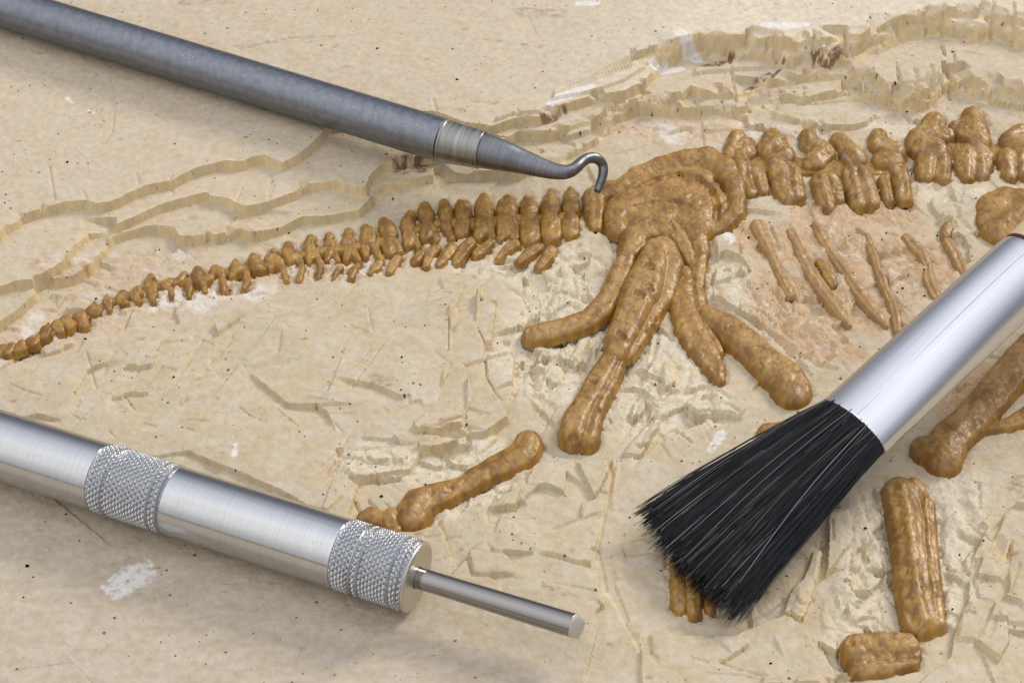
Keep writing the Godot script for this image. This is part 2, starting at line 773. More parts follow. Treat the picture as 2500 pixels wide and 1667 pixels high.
func terraces() -> void:
	# C, B, A: the three ledges that step up from the trough to the top plateau
	terrace("@A -500 1420;0 1225;200 1100;350 965;335 880;450 835;700 795;850 690;900 615;1050 445;1130 412;1340 352;1450 345;1590 365;1615 425;1700 445;1880 440;1910 400;1960 432;2200 382"
		+ ";@B 100 622;330 562;420 602;600 572;750 522;900 452;1040 452;1060 456;1430 382;1520 285;1570 192;1640 152;2050 78"
		+ ";@2 700 1248;1240 1232;1480 1150;1750 1010;1890 870;2050 800;2352 795;@3 110 792;350 792;480 770;690 697;840 732;1000 682;1140 656;1350 716;1480 745;1700 735;1850 600;2010 652;2352 722"
		+ ";@0 3000 280;3000 -900;-900 -900;-900 1000", 0.0, 1.05, 0.30)
	terrace("@A -500 1010;0 905;160 858;290 850;322 850;320 835;560 690;600 655;700 525;830 385;900 372;1060 342;1300 242;1530 132;1890 42;1920 72;2080 92;2150 132;2250 176;2350 160"
		+ ";@B 370 366;600 312;860 212;900 162;1220 112;1290 152;1450 186;1490 176;1540 60;1640 -40;@2 420 1150;700 1120;1000 1055;1130 1010;1220 962;1400 960;1700 880;1900 775;2352 700"
		+ ";@3 60 648;160 684;350 674;600 608;860 562;1170 538;1290 558;1330 584;1450 700;1700 718;1850 575;2010 635;2352 705;@0 3000 270;3000 -900;-900 -900;-900 800", 1.05, 1.1, 0.28)
	terrace("@A -500 560;0 427;95 337;165 302;215 252;430 182;600 142;800 126;885 149;1010 136;1100 106;1200 52;1330 -10"
		+ ";@1 1200 1300;1350 1225;1550 1172;1680 1174;1760 1140;1820 1132;1880 1162;1950 1192;2080 1122;2200 1005;2300 905;@2 300 860;640 830;820 900;1030 935;1180 882;1215 872;1290 866;1370 870;1550 772;1750 720;1950 690;2100 610;2200 500;2352 425"
		+ ";@3 160 385;340 398;640 383;660 402;720 416;920 412;1130 367;1220 372;1400 282;1800 205;2140 222;2360 275;@0 3000 160;3000 -900;-900 -900;-900 800", 2.15, 1.2, 0.30)
	# the tall blocks along the top right
	terrace("@2 900 700;1300 700;1450 640;1720 590;1900 520;2080 460;2200 420;2352 385;@3 160 352;338 366;342 382;640 362;655 382;660 396;720 408;905 400;912 416;1130 384;1136 362;1220 374;1345 312;1352 336;1400 300;1500 262;1508 240;1650 222;1700 204;1800 196;1806 222;2140 236;2146 212;2280 258;2290 282;2360 288;@0 3000 140;3000 -900;500 -900", 3.35, 2.0, 1.3, 0.06, 0.0, 22.0)
	# thin layers between the ledges at the top right
	terrace("@3 70 520;340 490;640 470;860 470;1180 440;1190 400;900 425;640 430;340 420;90 470", 2.15, 0.4, 0.2)
	terrace("@3 150 860;400 830;560 800;800 790;820 850;600 870;380 900;160 920", 0.0, 0.3, 0.25)
	terrace("@3 1320 640;1500 640;1700 650;1720 690;1500 690;1350 680", 0.9, 0.3, 0.2)
	terrace("@2 1500 960;1800 900;1900 850;2100 760;2352 740;2352 690;2100 700;1850 790;1600 880", 1.05, 0.35, 0.2)
	terrace("@2 1450 700;1750 640;1950 570;2100 480;2100 440;1900 500;1700 560;1450 640", 3.3, 0.4, 0.25)
	terrace("@2 1060 900;1180 850;1380 840;1380 800;1180 810;1060 860", 2.15, 0.4, 0.2)
	# rounded pad under the upper ledge
	terrace("@3 560 745;700 720;900 700;1050 680;1200 690;1300 740;1345 800;1290 865;1180 890;1000 880;830 862;640 830", 0.0, 0.4, 0.5)
	# tall carved face right of it
	terrace("@3 1300 470;1480 410;1500 440;1800 385;1815 300;1870 560;1700 560;1480 590;1360 600", 2.15, 0.4, 0.3)
	terrace("@3 1860 330;2050 360;2110 400;2250 420;2352 400;2400 900;2300 640;2200 660;2030 620;1890 560", 2.15, 0.35, 0.3)
	# below the tail: the flat field, in two steps up from the leg bed
	terrace("@4 -900 1450;-100 1040;130 960;300 905;500 850;700 780;900 705;1350 672;1500 640;1700 615;1950 598;2100 560;2352 482;@5 170 388;500 402;850 345;1000 400;960 520;935 700;985 800;1000 1050;1090 1200;1165 1330;1000 1445;860 1450;540 1455"
		+ ";@K 1310 330;860 440;770 590;480 640;300 700;240 900;200 1000;500 1140;800 1140;1100 1060;1350 860;1500 800;1850 630;1870 550;2300 465;@8 1640 50;1850 40;1850 250;1770 560;1760 700;1800 920;1900 1050;2000 1250;2100 1420;2352 1560;@0 1900 2300;-900 2300", 0.0, 0.6, 0.25)
	terrace("@4 -900 1480;-100 1075;170 985;500 880;850 800;1300 760;1350 700;1650 625;1950 610;2100 575;2352 500;@5 170 402;330 520;560 520;640 450;860 390;800 560;740 640;735 850;800 915;870 985;880 1080;920 1190;860 1290;830 1390;550 1440"
		+ ";@K 1240 120;850 260;830 410;600 300;350 280;340 440;180 640;150 800;0 940;-200 900;@7 2000 300;1300 0;@0 300 1130;-900 1100", 0.6, 0.45, 0.2)
	# plates on the field
	terrace("@5 300 820;335 805;490 935;560 900;620 960;740 1030;690 1110;640 1240;560 1250;540 1210;300 1300;255 1210;60 1240;-250 1180;-50 1060;150 950", 0.6, 0.2, 0.12, 0.08, 0, 0, true)
	terrace("@5 480 1390;560 1330;790 1270;850 1330;850 1390;560 1450", 0.5, 0.28, 0.15, 0.08, 0, 0, true)
	terrace("@5 860 1060;900 1160;960 1220;1090 1190;1140 1320;1020 1420;930 1400;850 1380", 0.45, 0.3, 0.25, 0.08, 0, 0, true)
	terrace("@5 930 480;1075 500;1045 690;1040 800;985 800;925 700", 0.0, 0.45, 0.18, 0.08, 0, 0, true)
	terrace("@5 1000 900;1150 820;1195 910;1180 1180;1100 1190;1000 1060", 0.0, 0.35, 0.16, 0.08, 0, 0, true)
	terrace("@5 740 570;800 560;800 640;820 800;800 860;740 850", 0.5, 0.25, 0.12, 0.06, 0, 0, true)
	terrace("@K 820 420;860 240;1240 110;1290 320;1000 400", 0.0, 0.3, 0.15, 0.08, 0, 0, true)
	terrace("@K 340 440;350 280;640 290;740 420;690 510;560 490;440 510", 0.3, 0.3, 0.2, 0.1, 0, 0, true)
	terrace("@K 160 600;240 560;440 590;480 620;680 600;690 630;240 660", 0.2, 0.25, 0.15, 0.08, 0, 0, true)
	terrace("@8 1270 225;1290 100;1640 50;1845 35;1840 130;1770 280;1720 330;1650 330;1440 235", 0.2, 0.24, 0.14, 0.06, 0, 0, true)
	terrace("@8 1005 395;1050 320;1240 250;1200 375", 0.2, 0.24, 0.14, 0.06, 0, 0, true)
	terrace("@8 1310 500;1400 460;1550 570;1680 690;1720 770;1600 760;1400 700;1040 690;1020 640", 0.3, 0.22, 0.3, 0.1, 0, 0, true)
	terrace("@8 870 700;990 590;1030 660;1300 690;1700 800;1780 960;1500 900;1100 840;900 840", 0.2, 0.2, 0.3, 0.1, 0, 0, true)
	terrace("@8 1660 330;1720 330;1690 420;1750 540;1700 540;1640 420", 0.2, 0.2, 0.12, 0.06, 0, 0, true)
	# around the brush: plates and rims
	terrace("@8 1850 30;1930 0;1890 300;1950 600;1960 900;2080 1130;2250 1180;2352 1330;2352 1480;2100 1380;1960 1180;1880 900;1850 560", 0.0, 0.24, 0.35, 0.08)
	terrace("@9 -300 1250;150 1235;350 1255;560 1150;710 1085;865 1200;900 1300;985 1450;1060 1600;-300 1650", 0.0, 0.42, 0.25, 0.08)
	terrace("@9 700 1080;740 960;820 880;870 760;920 570;980 570;960 780;900 980;840 1120", 0.0, 0.36, 0.18, 0.08, 0, 0, true)
	terrace("@9 985 860;1010 420;1150 380;1175 560;1155 850;1080 870", 0.0, 0.3, 0.16, 0.08, 0, 0, true)
	terrace("@9 1000 900;1140 870;1330 880;1400 720;1440 900;1480 1160;1560 1220;1100 1200;960 1190;950 1080", 0.0, 0.22, 0.25, 0.1)
	terrace("@9 160 1500;350 1510;560 1530;720 1560;760 1500;950 1520;1000 1700;160 1700", 0.42, 0.22, 0.14, 0.06, 0, 0, true)
	# stepped rock at the lower right
	terrace("@9 2600 150;2350 290;2200 430;2110 420;2040 470;2090 500;2000 690;1970 780;1950 990;1960 1000;1855 1250;1830 1400;1700 1500;1500 1700;2600 1800", 0.0, 0.42, 0.28, 0.08)
	terrace("@9 2600 250;2352 300;2210 430;2130 640;2160 700;2225 745;2260 610;2270 700;2230 960;2160 1000;2100 1150;2600 1200", 0.42, 0.55, 0.25, 0.08, 0, 0, true)
	terrace("@9 1950 990;2040 980;2090 1020;2170 1045;2240 1130;2250 1300;2180 1430;2010 1290;1890 1270", 0.42, 0.3, 0.25, 0.08, 0, 0, true)
	terrace("@9 2080 660;2220 745;2160 1000;2050 985;2010 860", 0.42, 0.22, 0.2, 0.08, 0, 0, true)
	# by the hip and the far leg
	terrace("@6 190 70;330 20;400 60;420 200;560 420;700 660;800 830;640 760;480 640;330 560;180 480;210 200", 0.0, 0.45, 0.6, 0.2)
	terrace("@6 800 830;900 880;1050 900;1080 1010;980 1000;880 920", 0.0, 0.35, 0.4, 0.12)
	terrace("@6 -30 1230;80 1160;330 1080;480 1260;420 1330;230 1290;100 1300", 0.0, 0.4, 0.6, 0.15)
	terrace("@G 1200 830;1270 700;1370 720;1540 700;1500 900;1340 1110;1210 1030", 0.0, 0.4, 0.35, 0.1, 0, 0, true)
	terrace("@G 1010 1560;1180 1330;1330 1120;1500 980;1560 1000;1400 1200;1250 1450;1180 1560", 0.0, 0.3, 0.3, 0.1, 0, 0, true)
	# flake missing from the plain near the lower left
	terrace("@7 680 930;820 800;990 700;1045 720;1065 840;980 960;830 1060;740 990", 0.8, -0.16, 0.12, 0.06)


func carvings() -> void:
	# block joints in the ledges at the top right
	cut("@3 640 215;655 395|@3 905 205;915 410|@3 1130 175;1135 362|@3 1350 155;1395 285|@3 1500 115;1490 215|@3 1660 65;1700 120|@3 1800 20;1805 195|@3 2145 10;2140 215|@3 2285 10;2285 262|@3 320 250;340 395", 5.35, 0.24, 0.5, 0, 3.5)
	cut("@3 340 420;380 640|@3 840 490;860 555|@3 600 520;610 600|@3 1480 400;1500 560|@3 1270 470;1290 550", 3.3, 0.22, 0.45, 0, 2.2)
	cut("@3 80 690;110 785|@3 430 695;475 770|@3 675 635;685 695|@3 835 630;840 730|@3 1145 575;1150 655|@3 285 720;290 780|@3 345 720;350 780|@3 550 690;570 745", 1.05, 0.22, 0.45, 0, 0.1)
	cut("@3 1790 300;1830 420;1865 580", 2.4, 0.3, 0.6)
	# ticks
	cut("@3 1480 540;1500 690|@3 1600 520;1610 660|@3 1710 490;1720 620|@3 850 770;860 830|@3 890 770;905 840|@3 960 770;970 840", 1.5, 0.45, 0.4)
	cut("@3 1500 440;1800 390|@3 1310 500;1480 470|@3 650 560;800 550|@3 1870 350;2100 400|@3 2040 630;2300 690", 2.2, 0.25, 0.2)
	# joints in the ledges on the left
	cut("@1 335 1150;375 1380|@1 565 1310;600 1380|@1 935 1190;955 1270|@1 1170 1220;1180 1280|@1 790 690;770 900;700 1000", 3.3, 0.2, 0.22)
	cut("@1 1690 1230;1610 1410|@1 1880 1260;1845 1390", 2.15, 0.2, 0.2)
	cut("@A 2170 180;2060 300|@B 620 60;580 250|@B 240 380;170 500", 1.05, 0.2, 0.22)
	cut("@2 1210 770;1250 860|@2 880 700;1050 715|@2 630 680;650 780", 3.3, 0.3, 0.25)
	# scratches on the plateau
	cut("@2 90 190;170 90|@2 360 180;420 120|@2 460 190;540 100|@2 835 450;900 370|@2 1295 620;1370 530|@2 1830 690;2000 620|@1 620 1170;600 1080;520 1010|@3 470 0;560 110|@3 590 0;640 80|@3 840 100;860 140", 3.6, 0.2, -0.1)
	# slots on the field below the tail
	cut("@4 1110 940;995 1090|@4 1390 755;1180 1090|@4 1000 900;915 1010|@4 785 865;690 1005|@4 260 940;190 1030|@4 550 1190;490 1280|@4 1500 1180;1400 1260|@4 1600 735;1380 1020", 0.7, 0.42, 0.22, 1)
	cut("@4 590 850;625 960;665 1110|@4 1110 940;1215 980|@4 1000 895;1065 915|@4 1395 760;1480 805|@4 840 860;880 890|@4 60 1080;290 1170|@4 850 1140;930 1260|@4 480 1280;580 1330|@4 1280 1335;1420 1345|@4 990 1360;1075 1385|@4 1285 1395;1330 1415|@4 1900 1240;2060 1370|@4 1650 1240;1760 1320;1830 1330|@4 2250 630;2352 600|@4 750 1410;800 1460", 0.7, 0.22, 0.26, -1)
	cut("@4 670 1115;770 1150;900 1280|@4 1120 1150;1900 830|@5 -400 820;0 690", 0.6, 0.3, -0.12)
	cut("@5 0 605;170 550|@5 180 560;215 730|@5 50 665;185 735|@5 0 690;50 690|@5 560 520;600 460;760 465|@5 560 630;640 610;755 620|@5 70 1120;290 830|@5 20 1030;200 860|@5 1140 900;1215 915|@5 770 560;810 560|@5 490 1365;780 1280|@5 640 870;760 960", 0.7, 0.24, 0.24, 1)
	# grooves in the rough bed by the legs
	cut("@5 1580 240;1640 560|@5 1620 250;1680 500|@5 1280 500;1270 760|@5 1200 900;1190 1170|@5 1250 960;1240 1160|@5 1330 950;1310 1160|@5 1420 830;1400 900|@5 1280 830;1400 900|@5 1730 700;1600 960|@5 1620 740;1500 960|@5 1500 600;1290 560|@5 1740 170;1870 290|@5 1480 200;1700 205|@5 1660 430;1550 450", 0.0, 0.55, 0.3)
	cut("@G 0 20;130 90|@G 540 0;600 210|@G 590 430;520 660|@G 880 430;690 720|@G 740 540;660 700|@G 1190 820;1130 1180;960 1450|@G 1330 1120;1160 1500|@G 1370 720;1340 1110|@G 1350 380;1280 700|@G 1530 720;1370 1090|@G 1640 740;1570 960|@G 1800 920;2000 1060|@G 1800 1140;1900 1190|@G 1960 1090;2090 1170|@G 1250 1440;1390 1400", 0.0, 0.4, 0.28)
	cut("@G 1900 0;1830 150;1980 260;2350 480|@G 2090 190;2350 380", 0.0, 0.8, 0.35)
	cut("@K 60 160;130 250|@K 500 10;560 70|@K 190 600;270 700|@K 440 600;460 640|@K 230 810;290 900|@K 370 810;430 880|@K 520 830;570 880|@K 1290 200;1300 310|@K 570 430;620 510|@K 860 270;1200 150|@K 960 330;1240 240|@K 1070 420;1290 330", 0.2, 0.25, 0.25)
	# lower middle
	cut("@8 1770 620;1825 930|@8 1885 890;1975 1140|@8 1270 200;1260 110|@8 1240 250;1195 380|@8 1000 400;1010 470|@8 1850 20;1865 130|@8 1760 640;1900 0|@8 1000 590;1030 670|@8 890 650;860 700;900 830|@8 560 580;820 560|@8 1020 470;1330 430|@8 700 720;830 640|@8 600 760;760 700", 0.3, 0.2, 0.22)
	cut("@8 0 20;160 60;420 80|@8 20 140;120 210|@8 100 180;420 150|@8 340 30;370 80|@8 230 130;260 180|@8 80 300;120 370|@8 180 290;240 350", 0.4, 0.25, 0.3)
	# around the brush
	cut("@9 980 570;900 980|@9 1180 470;1150 870|@9 1030 440;1038 580|@9 1330 770;1390 880|@9 1240 560;1260 690|@9 1340 700;1440 720|@9 1100 1190;1560 1190|@9 1290 1180;1300 1210|@9 60 1390;180 1420|@9 250 1410;350 1440|@9 380 1460;590 1500|@9 160 1500;560 1510|@9 2270 610;2220 750|@9 2320 760;2250 980|@9 1990 850;2060 600|@9 2010 1290;2190 1420|@9 2110 1130;2020 1290|@9 2180 1120;2100 1290", 0.4, 0.22, 0.25)
	cut("@9 -100 1190;100 1130;400 1010;580 900|@9 100 1260;300 1200;560 1060;700 960|@9 200 1240;420 1180", 0.2, 0.5, 0.2)
	cut("@I 250 200;260 520|@9 1390 130;1410 560;1470 900|@9 1790 330;1790 640;1860 900", 0.0, 0.5, 0.3)
	# cracks and ridges in the rib bed
	cut("@F 100 1060;380 950;440 880|@F 700 830;840 850|@F 1290 460;1370 560|@F 1730 0;1740 100;1870 240|@F 1730 150;1600 160;1580 130|@F 280 1330;480 1470;640 1500|@F 0 1140;180 1300;400 1560|@F 470 1060;490 1110", 0.0, 0.5, 0.3)
	cut("@F 600 300;720 350;700 380|@F 1690 260;1800 310|@F 1600 110;1700 120", 0.0, 0.9, -0.55)
	cut("@B 1170 830;1250 830|@B 1420 880;1440 930|@A 1110 1050;1160 1040|@A 480 900;560 930", 0.0, 0.6, -0.5)


func zones() -> void:
	zone(ZP, "@4 -300 1020 190;0 890 200;300 710 210;700 570 220;1100 480 210;1600 380 200;2100 290 200;2352 250 190|@5 0 220 150;500 190 130;900 180 70", 0.0, 1.0)
	zone(ZP, "@2 1950 850 120;2200 900 140;2400 900 140|@3 0 870 130;300 900 90;900 880 60;1500 740 110;1740 720 80", 0.4, 0.9)
	zone(ZP, "@A 350 760 120;900 720 200;1400 560 150;1700 480 120", 0.0, 1.0)
	for k in NX * NZ:      # the trough ends where the field steps up
		ZP[k] *= 1.0 - smoothstep(0.25, 0.5, HT[k]) * (0.0 if gz[k / NX] < -8.0 and HT[k] > 0.9 else 1.0)
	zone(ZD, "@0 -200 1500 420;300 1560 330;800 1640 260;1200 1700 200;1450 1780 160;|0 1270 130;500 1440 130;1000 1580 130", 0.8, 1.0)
	zone(ZW, "@5 1500 250 250;1500 600 300;1250 900 250;1600 1100 220;1900 700 150|@5 2150 1250 260;2280 900 180|@K 300 500 220;900 560 150;1500 330 150|@G 1500 900 220;1350 500 120;1800 1100 220|@8 650 300 200;1050 230 120", 0.0, 1.0)
	zone(ZW, "@9 1350 400 180;1250 950 200;1100 1300 100|@9 1900 250 220;1870 700 150;1830 1100 120|@6 330 300 110;450 500 120;700 750 100|@5 800 260 80;1300 330 90", 0.0, 0.9)
	zone(ZW, "@3 400 850 70;900 900 50|@3 1500 850 130;1800 900 90;1750 1300 110;2250 1000 120|@3 1950 1330 60;2250 1270 50", 0.3, 0.9)
	zone(ZR, "@6 500 60 170;900 150 260;1300 200 300;1650 250 260|@6 700 450 240;1100 550 260;1400 550 200|@6 620 620 150;900 760 170;1150 850 120|@6 1950 1000 200;1850 1200 150|@3 900 1480 160;1500 1450 140", 0.0, 1.0)
	zone(ZC, "@3 560 240 35;700 250 45;850 235 25|@3 20 330 40;120 345 30|@2 1440 690 28;1560 640 35;1720 590 28|@2 1640 30 30;1750 40 35|@2 2150 420 35;2340 400 30|@2 2330 300 45", 3.8, 1.0)
	zone(ZC, "@7 790 900 100;960 800 110|@7 1610 10 25;1620 -60 18|@1 480 800 18;520 830 14|@1 630 880 16;660 900 12", 0.8, 0.8)
	zone(ZC, "@G 1830 1480 45;1930 1320 55|@6 310 60 50;330 100 40|@I 330 360 50|@E 1180 760 90|@E 1480 900 45;1510 970 40", 0.2, 0.8)
	zone(ZB, "@2 420 1100 70;530 1100 60|@2 1380 850 22;1450 820 30;1540 775 16|@2 1040 940 14;1130 930 16|@2 1170 985 30|@2 1380 970 25", 2.2, 1.0)
	zone(ZB, "@3 120 465 12;250 440 28;335 405 24|@3 440 570 18;520 530 22;600 500 24|@3 900 420 20;1000 440 35;1090 400 30|@3 700 440 10;620 520 12|@3 280 635 12", 2.4, 1.0)
	zone(ZB, "@5 220 1080 60|@5 300 1100 60|@4 1660 630 40|@9 2300 200 60;2352 150 60|@8 1400 900 25;1600 980 28|@8 1850 1300 30", 0.5, 0.45)
	zone(ZB, "@2 1000 270 14;1400 330 12|@1 1250 20 30;1600 10 20|@1 1650 330 14;2050 250 14;2300 250 12|@2 1250 80 60;1500 110 50", 3.4, 0.4)


func finish_slab() -> void:
	var n := NX * NZ
	var chips := FastNoiseLite.new()
	chips.noise_type = FastNoiseLite.TYPE_CELLULAR
	chips.cellular_return_type = FastNoiseLite.RETURN_CELL_VALUE
	chips.frequency = 1.0
	chips.seed = 4
	var chips2 := chips.duplicate()
	chips2.seed = 9
	var v := PackedVector3Array()
	var nm := PackedVector3Array()
	var uv := PackedVector2Array()
	var cl := PackedColorArray()
	var H := PackedFloat32Array()
	v.resize(n)
	nm.resize(n)
	uv.resize(n)
	cl.resize(n)
	H.resize(n)
	for j in NZ:
		var z := gz[j]
		for i in NX:
			var x := gx[i]
			var k := j * NX + i
			var h := HT[k] + HD[k]
			var f1 := fine.get_noise_2d(x * 0.16, z * 0.16)
			h += 0.16 * f1
			var zp := ZP[k]
			var zw := ZW[k]
			var zr := ZR[k]
			var rough := 0.016
			var zn := ZN[k]
			if zn > 0.02 and HT[k] < 1.6:
				h += zn * (-0.16 + 0.42 * fine.get_noise_2d(x * 0.6 + 5.0, z * 0.6) + 0.16 * grainy.get_noise_2d(x * 1.3, z * 1.3))
				rough += 0.05 * zn
			if zp > 0.02:
				h += zp * 0.20 * fine.get_noise_2d(x * 0.55 + 9.0, z * 0.9)
				rough += 0.07 * zp
			if zr > 0.02:
				h += zr * (0.45 * fine.get_noise_2d(x * 0.30 + 90.0, z * 0.24) - 0.16 * absf(lump.get_noise_2d(x * 0.9 - z * 0.6, z * 0.5)))
				rough += 0.08 * zr
			if zw > 0.02:
				var a := x * 0.94 + z * 0.34
				var b := z * 0.94 - x * 0.34
				h += zw * (0.26 * chips.get_noise_2d(a * 0.42, b * 0.16) + 0.10 * fine.get_noise_2d(x * 0.7, z * 0.7))
				rough += 0.06 * zw
			elif HT[k] < 1.4 and zp < 0.4 and zr < 0.4:
				h += 0.07 * chips2.get_noise_2d(x * 0.16 + z * 0.05, z * 0.30)
			h += rough * grainy.get_noise_2d(x * 2.6, z * 2.6)
			H[k] = h
	for i in NX:
		H[i] = -14.0
		H[n - 1 - i] = -14.0
	for j in NZ:
		H[j * NX] = -14.0
		H[j * NX + NX - 1] = -14.0
	var cream := Color(0.62, 0.522, 0.390)
	var powder := Color(0.625, 0.555, 0.475)
	var scuffed := Color(0.52, 0.39, 0.265)
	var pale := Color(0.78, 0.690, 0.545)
	var dimmed := Color(0.535, 0.455, 0.36)
	var field := Color(0.575, 0.475, 0.328)
	var pink := Color(0.61, 0.465, 0.345)
	var white := Color(0.70, 0.62, 0.495)
	var tan_ := Color(0.56, 0.375, 0.225)
	var yellow := Color(0.76, 0.595, 0.335)
	var chalk := Color(0.84, 0.82, 0.81)
	var stain := Color(0.20, 0.095, 0.05)
	var ochre := Color(0.52, 0.34, 0.16)
	for j in NZ:
		var ja := maxi(j - 1, 0)
		var jb := mini(j + 1, NZ - 1)
		var dz := gz[jb] - gz[ja]
		var z := gz[j]
		for i in NX:
			var ia := maxi(i - 1, 0)
			var ib := mini(i + 1, NX - 1)
			var dx := gx[ib] - gx[ia]
			var k := j * NX + i
			var ka := j * NX + ia
			var kb := j * NX + ib
			var kc := ja * NX + i
			var kd := jb * NX + i
			var ex := Vector3(dx + OX[kb] - OX[ka], H[kb] - H[ka], OZ[kb] - OZ[ka])
			var ez := Vector3(OX[kd] - OX[kc], H[kd] - H[kc], dz + OZ[kd] - OZ[kc])
			nm[k] = ez.cross(ex).normalized()
			var x := gx[i] + OX[k]
			v[k] = Vector3(x, H[k], z + OZ[k]) * 0.001
			uv[k] = Vector2((x + 75.0) / 150.0, (z + OZ[k] + 75.0) / 130.0)
			var ic := maxi(i - 2, 0)
			var id := mini(i + 2, NX - 1)
			var tx := HT[j * NX + id] - HT[j * NX + ic]
			var tz := HT[mini(j + 2, NZ - 1) * NX + i] - HT[maxi(j - 2, 0) * NX + i]
			var face := clampf((absf(tx) + absf(tz)) * 1.1 - 0.42, 0.0, 1.0)
			var slope := Vector2(nm[k].x, nm[k].z).length() / maxf(nm[k].y, 0.05)
			face = maxf(face, clampf((slope - 0.40) * 0.8, 0.0, 0.5))
			if absf(x) > 72.0 or absf(z) > 70.0:
				face = 0.0
			var m1 := 0.5 + 0.9 * fine.get_noise_2d(x * 0.12 + 33.0, z * 0.12)
			var m2 := 0.5 + 1.1 * fine.get_noise_2d(x * 0.5, z * 0.8 + 71.0)
			var c := cream
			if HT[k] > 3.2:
				c = c.lerp(pale, smoothstep(-8.0, 34.0, x + 8.0 * m2))  # chalkier plaster to the right, with the stronger light there painted in
			c = c.lerp(dimmed, clampf(ZD[k] * (0.6 + 0.5 * m2), 0, 1))  # greyer plain, its colour also darkened for light falling off this way
			if HT[k] < 1.4:
				c = c.lerp(field, clampf(0.25 + 0.75 * m1, 0, 1) * (1.0 - ZD[k]))
			else:
				c = c.lerp(pink, clampf(0.10 + 0.4 * (m2 - 0.5) + 0.3 * (m1 - 0.5), 0, 0.5))
			# powder rubbed into the surface in drifting smears
			var rub := fine.get_noise_2d(x * 0.16 + z * 0.10 + 55.0, z * 0.34 - x * 0.07)
			c = c.lerp(powder, clampf((rub - 0.02) * 3.0, 0, 0.38))
			c = c.lerp(scuffed, clampf((-rub - 0.18) * 3.0, 0, 0.13) * (0.4 + m2))
			var zw := ZW[k]
			if zw > 0.02:
				c = c.lerp(white, clampf(zw * (0.55 + 0.8 * m2), 0, 1))
			var zp := ZP[k]
			if zp > 0.02:
				c = c.lerp(pink, clampf(zp * (0.2 + 1.0 * m2), 0, 1))
				c = c.lerp(chalk, clampf(zp * (m1 - 0.55) * 1.8, 0, 0.55))
			var zr := ZR[k]
			if zr > 0.02:
				c = c.lerp(tan_, clampf(zr * (0.45 + 0.8 * m2), 0, 1))
				c = c.lerp(chalk, clampf(zr * (m1 * m2 - 0.45) * 1.2, 0, 0.4))
			if face > 0.0:
				c = c.lerp(yellow, clampf(face * (0.45 + 0.75 * m2), 0, 0.9))
			if zp > 0.3 and HT[k] < 1.5 and HT[k] > 0.05:
				c = c.lerp(ochre, clampf((m2 - 0.3) * zp, 0, 0.6))
			if ZC[k] > 0.02:
				c = c.lerp(chalk, clampf(ZC[k] * 2.3 - 0.9 * m2 - 1.0 * (0.5 + fine.get_noise_2d(x * 1.7, z * 1.7)), 0, 0.85))
			if ZB[k] > 0.02:
				c = c.lerp(stain, clampf(ZB[k] * (1.9 - 1.4 * m2 - 1.2 * (0.5 + fine.get_noise_2d(x * 1.6, z * 3.0))) * (1.6 if ZB[k] > 0.5 else 0.8), 0, 0.9))
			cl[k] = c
	var main := PackedInt32Array()
	var lists := []
	var maps := []
	for q in piece_no + 1:
		lists.append(PackedInt32Array())
	for j in NZ - 1:
		for i in NX - 1:
			var k := j * NX + i
			var r := reg[k]
			if r == 0:
				main.append(k); main.append(k + 1); main.append(k + NX)
				main.append(k + 1); main.append(k + NX + 1); main.append(k + NX)
			else:
				lists[r].append_array(PackedInt32Array([k, k + 1, k + NX, k + 1, k + NX + 1, k + NX]))
	var pm := plaster()
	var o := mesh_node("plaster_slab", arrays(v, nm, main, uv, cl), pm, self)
	tag(o, "cream plaster slab carved with stepped ledges and chisel marks", "", "", "structure")
	for q in range(1, piece_no + 1):
		var ix: PackedInt32Array = lists[q]
		if ix.is_empty():
			continue
		var at := {}
		var v2 := PackedVector3Array()
		var n2 := PackedVector3Array()
		var u2 := PackedVector2Array()
		var c2 := PackedColorArray()
		var i2 := PackedInt32Array()
		for k in ix:
			if not at.has(k):
				at[k] = v2.size()
				v2.append(v[k]); n2.append(nm[k]); u2.append(uv[k]); c2.append(cl[k])
			i2.append(at[k])
		mesh_node("rock_plate", arrays(v2, n2, i2, u2, c2), pm, o)
	crumbs(H)
	# what the slab lies on
	var far := PlaneMesh.new()
	far.size = Vector2(60, 60)
	var g := mesh_node("ground", far, M.far, self)
	g.position.y = -0.0142
	tag(g, "dull grey ground around the slab", "", "", "structure")


